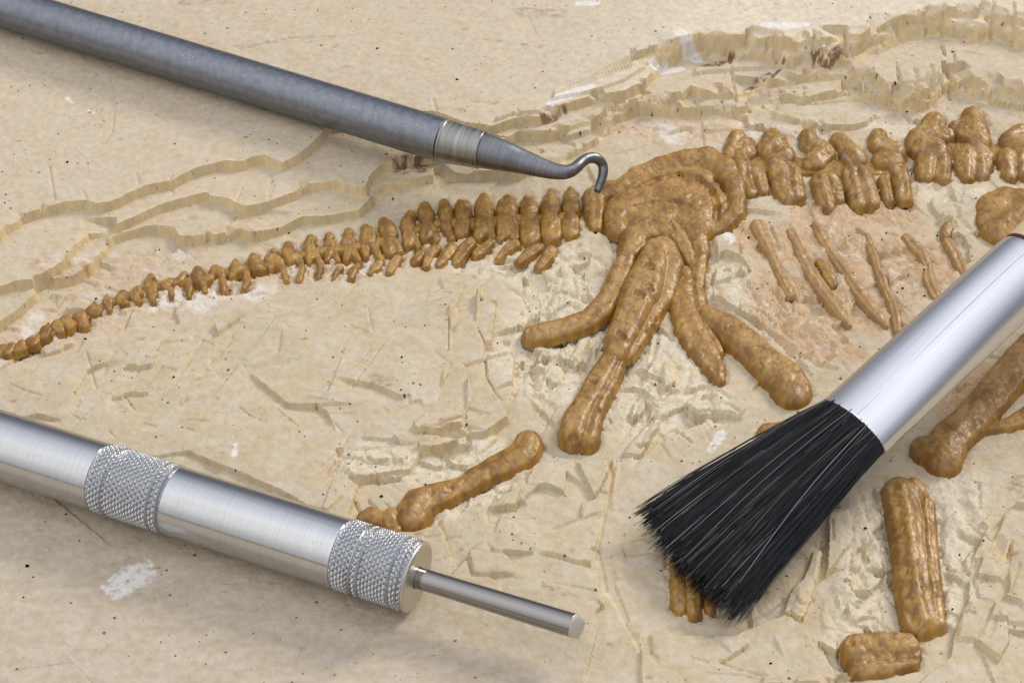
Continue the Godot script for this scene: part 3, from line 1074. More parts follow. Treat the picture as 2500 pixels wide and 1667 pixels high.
# loose crumbs of plaster and dark grit lying about
func crumbs(H: PackedFloat32Array) -> void:
	for kind in 2:
		var vs := PackedVector3Array()
		var ns := PackedVector3Array()
		var made := 0
		while made < (850 if kind == 0 else 330):
			var i := rng.randi_range(30, NX - 30)
			var j := rng.randi_range(14, NZ - 14)
			var k := j * NX + i
			var here := maxf(maxf(ZW[k], ZR[k]), maxf(ZP[k], ZN[k]))
			if rng.randf() > 0.10 + 0.9 * here:
				continue
			made += 1
			var r := (0.05 + 0.16 * pow(rng.randf(), 4.0)) if kind == 0 else (0.03 + 0.05 * pow(rng.randf(), 3.0))
			var c := Vector3(gx[i], H[k] + r * 0.3, gz[j])
			var pts := []
			for d in [Vector3.RIGHT, Vector3.FORWARD, Vector3.LEFT, Vector3.BACK, Vector3.UP, Vector3.DOWN]:
				pts.append((c + (d as Vector3).rotated(Vector3.UP, j * 1.7 + i) * r * rng.randf_range(0.55, 1.3) * Vector3(1, 0.75, 1)) * 0.001)
			for f in [[0, 1, 4], [1, 2, 4], [2, 3, 4], [3, 0, 4], [1, 0, 5], [2, 1, 5], [3, 2, 5], [0, 3, 5]]:
				var n := ((pts[f[1]] - pts[f[0]]) as Vector3).cross(pts[f[2]] - pts[f[0]]).normalized()
				if n.dot((pts[f[0]] + pts[f[1]] + pts[f[2]]) / 3.0 - c * 0.001) < 0.0:
					n = -n
				for e in f:
					vs.append(pts[e])
					ns.append(n)
		var ix := PackedInt32Array(range(vs.size()))
		var o := mesh_node("plaster_crumbs" if kind == 0 else "dark_grit", arrays(vs, ns, ix), std(Color(0.86, 0.80, 0.70), 0.9) if kind == 0 else std(Color(0.16, 0.13, 0.11), 0.8), self)
		tag(o, "loose pale plaster crumbs scattered around the bones" if kind == 0 else "tiny dark grains of grit scattered over the plaster", "debris", "", "stuff")


func plaster() -> StandardMaterial3D:
	var w := 2048
	var h := 1776
	var n := FastNoiseLite.new()
	n.seed = 51
	n.frequency = 0.06
	n.fractal_octaves = 4
	var tone := n.get_image(w, h).get_data()
	n.seed = 52
	n.frequency = 0.13
	n.fractal_octaves = 3
	var bump := n.get_image(w, h, false, false, false)
	var bd := bump.get_data()
	var by := PackedByteArray()
	by.resize(w * h * 3)
	for k in w * h:
		var t := 240 + (tone[k] - 128) / 9
		by[k * 3] = t
		by[k * 3 + 1] = t
		by[k * 3 + 2] = t - 1
	for k in w * h:
		bd[k] = 128 + (bd[k] - 128) / 3
	# dark grit and pinholes
	for q in 4800:
		var cx := rng.randi_range(4, w - 5)
		var cy := rng.randi_range(4, h - 5)
		if fine.get_noise_2d(cx * 0.004, cy * 0.004) < rng.randf_range(-0.6, 0.35):
			continue
		var r := 0.7 + 1.5 * pow(rng.randf(), 5.0)
		var dark := rng.randf_range(0.25, 0.9)
		for dy in range(-3, 4):
			for dx in range(-3, 4):
				var d := Vector2(dx + rng.randf() * 0.5, dy + rng.randf() * 0.5).length()
				if d < r:
					var k := (cy + dy) * w + cx + dx
					var f := 1.0 - dark * (1.0 - 0.4 * d / r)
					by[k * 3] = int(by[k * 3] * f)
					by[k * 3 + 1] = int(by[k * 3 + 1] * f * 0.97)
					by[k * 3 + 2] = int(by[k * 3 + 2] * f * 0.92)
					bd[k] = 70
	# hairline scratches, some pale, some grimy
	for q in 420:
		var p := Vector2(rng.randf_range(30, w - 30), rng.randf_range(30, h - 30))
		var a := rng.randf_range(0, TAU) if rng.randf() < 0.5 else rng.randf_range(-0.5, 0.1)
		var l := rng.randf_range(10, 90)
		var f := rng.randf_range(0.82, 1.10)
		var turn := rng.randf_range(-0.006, 0.006)
		for s in int(l):
			p += Vector2(cos(a), sin(a))
			a += turn
			if p.x < 2 or p.y < 2 or p.x > w - 3 or p.y > h - 3:
				break
			var k := int(p.y) * w + int(p.x)
			for e in 3:
				by[k * 3 + e] = clampi(int(by[k * 3 + e] * f), 0, 255)
			bd[k] = 100 if f < 1.0 else 96
	# small rusty blotches
	for q in 160:
		var c := Vector2(rng.randf_range(20, w - 20), rng.randf_range(20, h - 20))
		var r := rng.randf_range(3, 12)
		var s := rng.randf_range(0.06, 0.25)
		for dy in range(-int(r), int(r) + 1):
			for dx in range(-int(r), int(r) + 1):
				var d := Vector2(dx, dy * 1.6).length() / r + 0.5 * fine.get_noise_2d((c.x + dx) * 0.25, (c.y + dy) * 0.25)
				if d < 1.0:
					var k := int(c.y + dy) * w + int(c.x + dx)
					if k < 0 or k >= w * h:
						continue
					var f := s * (1.0 - d)
					by[k * 3] = int(by[k * 3] * (1.0 - 0.5 * f))
					by[k * 3 + 1] = int(by[k * 3 + 1] * (1.0 - 1.1 * f))
					by[k * 3 + 2] = int(by[k * 3 + 2] * (1.0 - 1.6 * f))
	var m := std(Color.WHITE, 0.62)
	m.vertex_color_use_as_albedo = true
	m.albedo_texture = ImageTexture.create_from_image(Image.create_from_data(w, h, false, Image.FORMAT_RGB8, by))
	var nb := Image.create_from_data(w, h, false, Image.FORMAT_L8, bd)
	nb.convert(Image.FORMAT_RGBA8)
	nb.bump_map_to_normal_map(5.0)
	m.normal_enabled = true
	m.normal_texture = ImageTexture.create_from_image(nb)
	m.normal_scale = 0.4
	m.metallic_specular = 0.4
	return m


# ---------------------------------------------------------------- bones
# every bone is a swelling of the strokes it was measured by, standing on the bed
func bone(parent: Node3D, called: String, s: String, opt := {}) -> MeshInstance3D:
	var hh: float = 0.9 * opt.get("h", 0.8)
	var base: float = opt.get("base", 0.0)
	var worn: float = opt.get("worn", 0.5)
	var tint: float = opt.get("tint", 0.0)
	var olive: float = opt.get("olive", 0.0)
	var pits: float = opt.get("pits", 0.5)
	var cell: float = opt.get("cell", 0.1)
	var kk: float = opt.get("k", 0.10)
	var sharp: float = opt.get("sharp", 0.43)
	var first: float = opt.get("first", 1.0)
	var rest: float = opt.get("rest", 1.0)
	var crag: float = opt.get("crag", 0.22)
	var ridge: float = opt.get("ridge", 0.05)
	var phase := rng.randf_range(0.0, 6.28)
	var off := Vector2(rng.randf() * 200.0, rng.randf() * 200.0)
	var segs := []
	var lo := Vector2(1e9, 1e9)
	var hi := -lo
	var segs_of := -1
	for st in parse(s):
		segs_of += 1
		for q in maxi(st.size() - 1, 1):
			var e := mini(q + 1, st.size() - 1)
			var pa := spot(st[q][0], st[q][1], base)
			var ra: float = st[q][2] * px_size(pa) * 1000.0
			ra = ra * 1.06 + 0.05
			pa = spot(st[q][0], st[q][1], base + 0.22 * ra * hh)
			var pb := spot(st[e][0], st[e][1], base)
			var rb: float = st[e][2] * px_size(pb) * 1000.0
			rb = rb * 1.06 + 0.05
			pb = spot(st[e][0], st[e][1], base + 0.22 * rb * hh)
			var a := Vector2(pa.x, pa.z * ZS) * 1000.0
			var b := Vector2(pb.x, pb.z * ZS) * 1000.0
			segs.append([a, b, ra, rb, (first if segs_of == 0 else rest) * st[q][3], (first if segs_of == 0 else rest) * st[e][3]])
			if opt.get("heap", 1.0) > 0.0:
				footprint(Vector2(pa.x, pa.z) * 1000.0, Vector2(pb.x, pb.z) * 1000.0, ra + 0.75, rb + 0.75)
			var R := Vector2.ONE * (maxf(ra, rb) + 0.5)
			lo = lo.min(a - R).min(b - R)
			hi = hi.max(a + R).max(b + R)
	var nx := int((hi.x - lo.x) / cell) + 2
	var nz := int((hi.y - lo.y) / cell) + 2
	var H := PackedFloat32Array()
	H.resize(nx * nz)
	H.fill(-1.5)
	for g in segs:
		var a: Vector2 = g[0]
		var ba: Vector2 = g[1] - g[0]
		var ra: float = g[2]
		var rb: float = g[3]
		var l2 := maxf(ba.length_squared(), 1e-9)
		var R := maxf(ra, rb) + 0.45
		var i0 := clampi(int((minf(a.x, a.x + ba.x) - R - lo.x) / cell), 0, nx - 1)
		var i1 := clampi(int((maxf(a.x, a.x + ba.x) + R - lo.x) / cell) + 1, 0, nx - 1)
		var j0 := clampi(int((minf(a.y, a.y + ba.y) - R - lo.y) / cell), 0, nz - 1)
		var j1 := clampi(int((maxf(a.y, a.y + ba.y) + R - lo.y) / cell) + 1, 0, nz - 1)
		for j in range(j0, j1 + 1):
			for i in range(i0, i1 + 1):
				var p := Vector2(lo.x + i * cell, lo.y + j * cell) - a
				var t := clampf(p.dot(ba) / l2, 0.0, 1.0)
				var r := lerpf(ra, rb, t)
				var q := (p - ba * t).length() / r
				var val: float
				if q < 1.0:
					val = hh * lerpf(g[4], g[5], t) * r * pow(1.0 - q * q, sharp)
					var side := ba.cross(p) / (sqrt(l2) * r)
					val += ridge * r * (1.0 - q * q) * sin(side * 5.2 + phase + 1.6 * fine.get_noise_2d(p.x * 0.22 + off.x, p.y * 0.22))
				else:
					val = -(q - 1.0) * r * 2.5
				var k := j * nx + i
				var old := H[k]
				var df := kk - absf(old - val)
				if df > 0.0:
					H[k] = maxf(old, val) + df * df / (4.0 * kk)
				elif val > old:
					H[k] = val
	# surface: lumps, pits, scrapes
	for j in nz:
		for i in nx:
			var k := j * nx + i
			if H[k] > -0.4:
				var x := lo.x + i * cell + off.x
				var z := lo.y + j * cell + off.y
				var e := clampf(H[k] * 2.0 + 0.4, 0.0, 1.0)
				H[k] += e * (0.15 * fine.get_noise_2d(x * 0.20, z * 0.20) + 0.025 * grainy.get_noise_2d(x * 1.7, z * 1.7)) + 0.05 * grainy.get_noise_2d(x * 0.9, z * 0.9)
				var rg := 1.0 - absf(grainy.get_noise_2d(x * 0.42 + 31.0, z * 0.42)) * 3.2
				if rg > 0.0:
					H[k] -= e * crag * 0.085 * rg
				H[k] += e * crag * 0.05 * clampf(lump.get_noise_2d(x * 0.8, z * 0.8) * 3.0, -1.0, 1.0)
				var pit := lump.get_noise_2d(x * 0.36 + 50.0, z * 0.36)
				if pit > 0.36:
					H[k] -= e * pits * 1.6 * (pit - 0.36)
	for c in parse(opt.get("cuts", "")):
		for q in c.size() - 1:
			var p0 := spot(c[q][0], c[q][1], base + 0.6)
			var p1 := spot(c[q + 1][0], c[q + 1][1], base + 0.6)
			var a := Vector2(p0.x, p0.z * ZS) * 1000.0
			var ba := Vector2(p1.x, p1.z * ZS) * 1000.0 - a
			var w: float = maxf(c[q][2] * px_size(p0) * 1000.0, 0.15)
			var l2 := maxf(ba.length_squared(), 1e-9)
			for j in nz:
				for i in nx:
					var p := Vector2(lo.x + i * cell, lo.y + j * cell) - a
					var t := clampf(p.dot(ba) / l2, 0.0, 1.0)
					var d := (p - ba * t).length() / w
					if d < 1.0 and H[j * nx + i] > 0.0:
						H[j * nx + i] -= 0.8 * w * (1.0 - d * d)
	var id := PackedInt32Array()
	id.resize(nx * nz)
	id.fill(-1)
	var v := PackedVector3Array()
	var nm := PackedVector3Array()
	var cl := PackedColorArray()
	var ix := PackedInt32Array()
	var org := parent.position if parent != self else Vector3.ZERO
	for j in nz - 1:
		for i in nx - 1:
			var k := j * nx + i
			if maxf(maxf(H[k], H[k + 1]), maxf(H[k + nx], H[k + nx + 1])) < -0.35:
				continue
			for c in [k, k + 1, k + nx, k + nx + 1]:
				if id[c] < 0:
					id[c] = v.size()
					var ci: int = c % nx
					var cj: int = c / nx
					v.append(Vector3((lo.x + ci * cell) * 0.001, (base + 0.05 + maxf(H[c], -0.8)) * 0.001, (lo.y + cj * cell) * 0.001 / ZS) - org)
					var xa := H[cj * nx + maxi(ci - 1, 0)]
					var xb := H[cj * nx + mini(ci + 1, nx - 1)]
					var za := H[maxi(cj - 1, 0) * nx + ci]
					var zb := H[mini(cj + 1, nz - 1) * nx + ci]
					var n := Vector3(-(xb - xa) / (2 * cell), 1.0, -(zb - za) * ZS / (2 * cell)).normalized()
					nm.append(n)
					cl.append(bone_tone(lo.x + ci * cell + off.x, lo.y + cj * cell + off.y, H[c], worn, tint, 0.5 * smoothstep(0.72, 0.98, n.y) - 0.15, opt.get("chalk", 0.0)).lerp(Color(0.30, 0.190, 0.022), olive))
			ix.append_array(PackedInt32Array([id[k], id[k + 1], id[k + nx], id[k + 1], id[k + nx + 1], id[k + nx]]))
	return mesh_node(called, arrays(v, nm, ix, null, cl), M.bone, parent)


func footprint(a: Vector2, b: Vector2, ra: float, rb: float) -> void:
	var R := maxf(ra, rb)
	var ba := b - a
	var l2 := maxf(ba.length_squared(), 1e-9)
	for j in range(row(minf(a.y, b.y) - R), row(maxf(a.y, b.y) + R) + 1):
		var z := gz[j]
		for i in range(col(minf(a.x, b.x) - R), col(maxf(a.x, b.x) + R) + 1):
			var p := Vector2(gx[i], z) - a
			var t := clampf(p.dot(ba) / l2, 0.0, 1.0)
			var d := (p - ba * t).length() / lerpf(ra, rb, t)
			if d < 1.0:
				var k := j * NX + i
				ZN[k] = maxf(ZN[k], 1.0 - smoothstep(0.55, 1.0, d))


func bone_tone(x: float, z: float, h: float, worn: float, tint: float, top := 0.0, chalk := 0.0) -> Color:
	var a := 0.5 + 0.9 * fine.get_noise_2d(x * 0.22 + 7.0, z * 0.22)
	var b := 0.5 + 0.9 * fine.get_noise_2d(x * 0.6 + 70.0, z * 0.6)
	var s := 0.5 + 0.22 * grainy.get_noise_2d(x * 1.6, z * 1.6)
	var c := Color(0.222, 0.098, 0.010).lerp(Color(0.350, 0.178, 0.029), clampf(a * 1.3 - 0.15, 0, 1))
	c = c.lerp(Color(0.37, 0.222, 0.024), clampf((b - 0.55) * 2.0, 0, 0.6))
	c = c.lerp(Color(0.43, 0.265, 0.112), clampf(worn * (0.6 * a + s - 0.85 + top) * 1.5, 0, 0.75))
	c = c.lerp(Color(0.15, 0.068, 0.018), clampf((0.32 - b) * 1.8, 0, 0.5))
	var crack := 1.0 - absf(grainy.get_noise_2d(x * 0.42 + 31.0, z * 0.42)) * 6.0
	c = c.lerp(Color(0.13, 0.060, 0.016), clampf(crack, 0, 1) * 0.5)
	if grainy.get_noise_2d(x * 1.5 + 9.0, z * 1.5) > 0.52:
		c = c.lerp(Color(0.12, 0.055, 0.018), 0.45)
	c = c.lerp(Color(0.58, 0.46, 0.33), clampf(chalk * (fine.get_noise_2d(x * 0.5 + 140.0, z * 0.4) - 0.12) * 5.0, 0, 0.8))
	c = c.lerp(Color(0.43, 0.275, 0.145), tint)
	return c


func bone_thing(called: String, s: String, label: String, category: String, opt := {}, group := "", part := "") -> Node3D:
	var q: Array = parse(s)[0]
	var at := spot(q[q.size() / 2][0], q[q.size() / 2][1], 0.0)
	if part == "":
		var o := bone(self, numbered(called), s, opt)
		tag(o, label, category, group)
		return o
	return thing(called, at, label, category, group)


func bones() -> void:
	tail()
	backbone()
	hips()
	var o: Node3D
	bone_thing("thigh_bone", "@D 1330 1020 115;1290 1150 140;1230 1300 165;1200 1400 170|@G 1195 20 168;1090 280 142;1000 480 130;980 570 112|@D 1390 1000 120 0.8;1440 1130 125 0.7;1420 1280 105 0.6;1370 1420 105 0.55|@G 1350 70 100 0.55;1230 290 92 0.55;1110 500 84 0.6;1050 600 74 0.7", "thick ochre thigh bone with two pits hanging below the hip bone", "bone", {"h": 0.85, "pits": 0.9, "worn": 0.9, "base": 0.5, "cuts": "@G 1150 120 42;1185 130 30|@G 985 470 40;1010 500 34"})
	bone_thing("shin_bone", "@G 905 680 88;830 800 100;770 900 104;690 1050 98;600 1210 118;570 1340 125|@G 985 700 48 0.9;930 820 58 0.9;860 960 60 0.9;780 1120 66 0.9;730 1260 80 0.9;690 1380 95 0.9", "stubby shin bone with swollen foot end under the pitted thigh bone", "bone", {"h": 0.9, "pits": 0.9, "worn": 0.8, "base": 0.2})
	bone_thing("thigh_bone", "@6 170 590 65;300 680 92;450 810 105;600 950 115;720 1040 128;755 1110 130", "smooth tan thigh bone with knobbed end pointing at the brush ferrule", "bone", {"h": 0.7, "pits": 0.3, "worn": 0.7})
	bone_thing("foot_bone", "@K 1840 315 122;1800 400 118;1650 480 108;1500 545 95;1350 630 92;1270 690 80", "upper foot bone with knobbed end, in the row above the knurled tool", "bone", {"h": 0.75, "pits": 0.5}, "foot bones in a row")
	bone_thing("foot_bone", "@K 1215 700 75;1100 755 95;950 805 112;830 870 140;770 965 145", "glossy middle foot bone, widest at its lower left end", "bone", {"h": 0.8, "pits": 0.4}, "foot bones in a row")
	bone_thing("foot_bone", "@K 590 1000 95;620 1090 70|@K 520 1010 60;400 975 75;330 990 55", "short double-knobbed foot bone touching the knurled tool", "bone", {"h": 0.75, "pits": 0.4}, "foot bones in a row")
	bone_thing("arm_bone", "@6 1680 1530 95;1790 1570 135;1850 1450 118;1960 1350 110;2080 1230 112;2200 1080 112;2330 930 112;2430 820 110", "long flaring upper arm bone running out at the right behind the brush ferrule", "bone", {"h": 0.7, "worn": 0.8, "pits": 0.3})
	bone_thing("bone_splinter", "@6 2110 1365 34;2250 1350 36;2390 1285 55", "thin ochre splinter of bone beside the flaring arm bone", "bone", {"h": 0.6})
	bone_thing("forearm_bone", "@9 1510 270 114;1545 450 116;1575 700 108;1600 950 114;1635 1120 120|@9 1668 350 66 0.95;1685 560 62;1705 800 66;1725 1000 70;1735 1140 70|@9 1600 240 80 0.8;1640 330 70 0.8", "upright forearm bone with a long groove, right of the brush bristles", "bone", {"h": 0.8, "worn": 0.8, "pits": 0.5, "k": 0.12, "ridge": 0.09})
	bone_thing("knuckle_bone", "@J 815 1270 130;1050 1240 120;1280 1230 108;1340 1300 65|@J 850 1400 115;1100 1400 95;1330 1360 60", "peanut-shaped knuckle bone lying crosswise at the bottom edge", "bone", {"h": 0.75, "pits": 0.6, "worn": 0.8, "cuts": "@J 1370 1340 22;1100 1370 20;930 1400 18"})
	o = bone_thing("toe_bones", "@I 430 700 70", "cluster of toe bones half hidden by the bristle tips", "bone", {}, "", "y")
	bone(o, "toe_bone", "@I 350 480 60;365 700 70;365 860 68", {"h": 0.8, "worn": 0.9})
	bone(o, "toe_bone", "@I 480 560 70;490 780 72;495 900 62", {"h": 0.8, "worn": 0.8})
	bone(o, "toe_bone", "@I 610 650 50;640 780 45;640 860 42", {"h": 0.7, "worn": 0.8})
	bone_thing("knob_bone", "@6 600 1420 75;680 1410 70", "rounded knob of tan bone peeping out above the bristles", "bone", {"h": 0.6})
	bone_thing("shoulder_blade", "@3 2190 1450 150;2260 1400 130;2400 1440 170|@3 2200 1530 160;2290 1560 170;2400 1500 170", "flat olive brown shoulder blade in the corner behind the brush handle", "bone", {"h": 0.3, "worn": 0.5, "pits": 0.3, "sharp": 0.4})
	# ribs
	var rb := {"h": 0.42, "tint": 0.36, "worn": 0.6, "pits": 0.4, "ridge": 0.12, "crag": 0.5, "base": -0.02, "heap": 0.0}
	var g := "ribs in the tan bed"
	bone_thing("rib", "@F -85 200 68;-40 300 55;20 420 44;80 560 42;150 700 44;205 800 38", "first rib from the hip, with round knob at its top", "rib", rb, g)
	bone_thing("rib", "@F 220 250 46;260 330 34;320 470 50;400 620 55;480 740 58;570 860 55;660 980 44;750 1100 18", "second rib from the hip, long and tapering to a point", "rib", rb, g)
	bone_thing("rib", "@F 440 180 28;480 250 50;540 360 45;620 480 48;720 620 50;820 760 52;930 900 48;1020 1010 36;1080 1100 20", "third rib from the hip, the longest, with pointed lower end", "rib", rb, g)
	bone_thing("rib", "@F 840 250 45;890 290 50;940 370 28;985 480 33;1010 590 28;1050 670 36;1090 780 30;1150 900 34;1180 1030 38;1195 1140 30", "fourth rib from the hip, thin and knotted, dark at its top", "rib", rb, g)
	bone_thing("rib", "@F 1280 290 35;1350 370 55;1420 440 48;1470 560 38;1480 680 48;1540 820 50", "fifth rib from the hip, ending under the brush ferrule", "rib", rb, g)
	bone_thing("rib", "@F 1660 340 40;1720 440 45;1770 560 40;1810 640 30", "short rib nearest the shoulder blade", "rib", rb, g)
	bone_thing("rib_splinter", "@F 480 520 28;560 650 48;600 720 36", "small olive splinter between the second and third rib", "rib", {"h": 0.4, "tint": 0.0, "worn": 0.2})
	bone_thing("rib_splinter", "@F 1660 200 42;1640 270 34", "small brown lump above the short rib", "rib", {"h": 0.6, "tint": 0.2})


func tail() -> void:
	var o := bone_thing("fossil_tail", "@C 0 600 60", "long curved fossil tail of brown vertebrae tapering away to the left", "tail", {}, "", "y")
	var v := {"h": 0.72, "cell": 0.09, "worn": 0.2, "pits": 0.3, "k": 0.08, "first": 1.15, "rest": 0.85, "crag": 0.25}
	var list := [
		"@C 1712 320 30;1714 400 60;1716 470 78|@C 1712 590 72;1708 690 78",
		"@C 1535 335 30;1530 400 58;1525 460 85;1528 500 85|@C 1530 600 86;1535 710 92",
		"@C 1315 405 40;1330 470 76;1335 510 82|@C 1335 600 84;1345 740 86",
		"@C 1130 400 42;1130 460 88;1130 500 96|@C 1125 600 98;1100 700 60;1060 770 30|@C 1190 640 45;1200 740 38",
		"@C 915 385 42;915 460 80;920 520 84|@C 915 610 86;880 700 55;865 740 42|@C 970 650 40;985 740 32",
		"@C 690 430 24;720 480 68;725 540 74|@C 725 620 70;710 690 62",
		"@C 545 440 40;560 500 60;570 560 62|@C 570 630 54;590 700 30;620 750 26",
		"@C 370 475 50;390 540 66;395 590 66|@C 400 660 58;380 730 48|@C 450 680 34;480 760 26",
		"@C 240 545 42;215 600 56;215 670 60|@C 230 730 58;220 810 42|@C 280 760 30;310 830 20",
		"@B 1640 415 40;1670 470 70;1690 530 72|@B 1680 610 66;1700 690 45|@B 1740 610 40;1780 680 34",
		"@B 1470 480 38;1500 530 68;1500 590 72|@B 1470 660 40;1480 730 20|@B 1550 640 40;1590 720 24;1620 760 18",
		"@B 1315 510 34;1330 560 30;1300 610 52;1345 600 40|@B 1310 680 42;1290 760 20|@B 1360 690 34;1410 760 18",
		"@B 1140 555 38|@B 1145 620 46|@B 1140 700 40;1115 770 18|@B 1185 700 28;1220 770 16",
		"@B 970 580 40;960 610 40|@B 960 660 50;960 740 42;950 800 14|@B 1000 690 30;1045 770 24;1060 830 17;1035 930 14",
		"@B 760 630 34;760 700 52;790 760 54|@B 820 720 45;870 780 30;890 840 22;865 950 20",
		"@B 620 680 18;640 690 22|@B 600 760 54;640 770 54;600 830 24|@B 680 790 40;720 860 20;740 940 17",
		"@B 445 745 40;450 800 54;470 840 52;540 860 24",
		"@B 280 790 26;280 850 58;250 910 28|@B 340 850 35;380 890 30;385 960 27;355 1030 14",
		"@B 90 860 44;140 880 40;160 960 25;175 1050 14|@B 40 930 40",
		"@A 1810 690 48;1810 750 50;1870 760 35;1930 750 32|@A 1860 800 26;1880 870 13",
		"@A 1685 720 28;1640 770 34;1590 790 30|@A 1700 770 25;1740 830 23;1730 920 10",
		"@A 1560 780 36;1500 810 38;1560 850 25;1570 910 11",
		"@A 1380 740 33;1350 770 20|@A 1380 830 60;1400 900 38;1395 960 14",
		"@A 1260 860 43;1220 900 40;1280 960 16",
		"@A 1120 900 44;1090 940 38;1150 980 28",
		"@A 975 910 12;990 970 46;1000 1030 20",
		"@A 860 975 11;840 1050 48;890 1080 30;810 1060 34",
		"@A 740 1110 58;770 1180 34;690 1100 30",
		"@A 600 1150 58;640 1190 44",
		"@A 520 1190 54;550 1230 38",
		"@A 420 1230 54;400 1280 44",
		"@A 280 1330 46;300 1350 42;340 1310 34",
		"@A 190 1360 42;150 1400 44;210 1390 34",
		"@A 100 1385 44;60 1430 48;20 1400 40;-20 1450 36",
	]
	bone(o, "tail_core", "@C 1715 560 50 0.6;1530 570 50 0.6;1330 580 50 0.6;1130 590 50 0.6;920 600 45 0.6;720 620 42 0.6;570 600 40 0.7;400 620 38 0.7;220 690 40 0.7|@B 1690 590 45;1510 610 42;1350 650 34;1150 670 30;965 690 30;790 760 32;620 790 34;460 830 34;290 860 32;140 890 28|@A 1810 760 30;1640 780 26;1500 815 26;1380 840 30;1240 885 30;1110 925 30;1000 975 28;850 1060 34;740 1130 36;620 1170 36;530 1210 38;410 1255 40;290 1340 36;170 1375 36;60 1425 36;-30 1455 30", {"h": 0.45, "cell": 0.1, "worn": 0.3, "k": 0.05})
	for s in list:
		bone(o, "tail_vertebra", s, v)
	var c := {"h": 0.62, "cell": 0.09, "worn": 0.7, "pits": 0.4, "k": 0.10}
	var spikes := [
		"@C 1530 870 46;1500 920 50;1430 1010 38", "@C 1400 840 46;1320 900 46;1240 970 28", "@C 1200 810 44;1120 860 36;1045 935 16",
		"@C 990 780 30;930 830 38;850 895 38", "@C 790 800 48;730 860 56;660 970 38", "@C 610 850 56;560 920 52;500 1000 28",
		"@C 480 850 38;420 890 48;380 1010 26", "@C 330 900 36;290 960 34;270 990 24", "@C 120 950 40;90 1000 45;50 1060 30",
		"@B 1600 800 34;1560 840 38;1520 885 16", "@B 1400 820 24;1360 860 36;1340 930 24", "@B 1240 840 24;1200 890 20;1180 940 10",
	]
	for s in spikes:
		bone(o, "tail_spike", s, c)


func backbone() -> void:
	var o := bone_thing("fossil_backbone", "@E 1200 700 60", "row of knobbed brown back vertebrae right of the hip bone", "backbone", {}, "", "y")
	var v := {"h": 0.74, "worn": 0.6, "pits": 0.35, "k": 0.07, "sharp": 0.48, "ridge": 0.08, "first": 1.1, "chalk": 0.12}
	for s in [
		"@E 380 440 78;350 520 80;310 590 62|@E 470 500 72;480 570 75;420 600 84|@E 420 700 95;440 820 85;500 930 60|@E 560 780 82;600 900 70",
		"@E 700 420 80;715 500 125;650 550 95|@E 800 590 105;730 630 95|@E 760 740 95;800 900 100;830 960 90|@E 880 740 80;915 950 82",
		"@E 1030 425 74;1040 500 70;1140 540 95;1185 570 88;1100 650 95;1030 690 52|@E 1150 830 85;1195 1000 85;1210 1050 60|@E 1240 830 75;1285 980 72",
		"@E 1320 455 76;1380 520 80;1440 600 112;1470 620 98|@E 1430 760 80;1490 1030 74|@E 1530 780 92;1600 1000 88",
		"@E 1680 425 76;1680 500 90;1760 545 110;1820 555 100;1700 650 82;1820 650 85|@E 1725 830 50;1770 1010 44|@E 1870 750 75;1910 970 72",
		"@3 1740 835 70;1720 920 82;1630 960 78;1780 930 72;1830 925 46|@3 1660 1010 88;1740 1030 88|@3 1690 1110 72;1680 1200 58|@3 1790 1090 62;1790 1205 56",
		"@3 2010 800 75;2010 900 102;1900 880 58;2030 960 95|@3 1960 1070 84;1955 1205 58|@3 2070 1070 74;2060 1185 56",
		"@3 2340 910 62;2280 970 82;2350 1000 84|@3 2250 1090 76;2255 1195 54|@3 2350 1090 76;2350 1180 62",
	]:
		bone(o, "back_vertebra", s, v)
	bone(o, "spine_core", "@E 330 640 90;480 650 90;700 680 95;900 700 90;1100 690 85;1300 720 80;1480 720 85;1650 720 70;1850 700 80|@3 1640 1020 70;1760 1050 70;1960 1040 70;2080 1040 70;2260 1060 60;2380 1060 60", {"h": 0.15, "worn": 0.2, "k": 0.1, "base": -0.1})


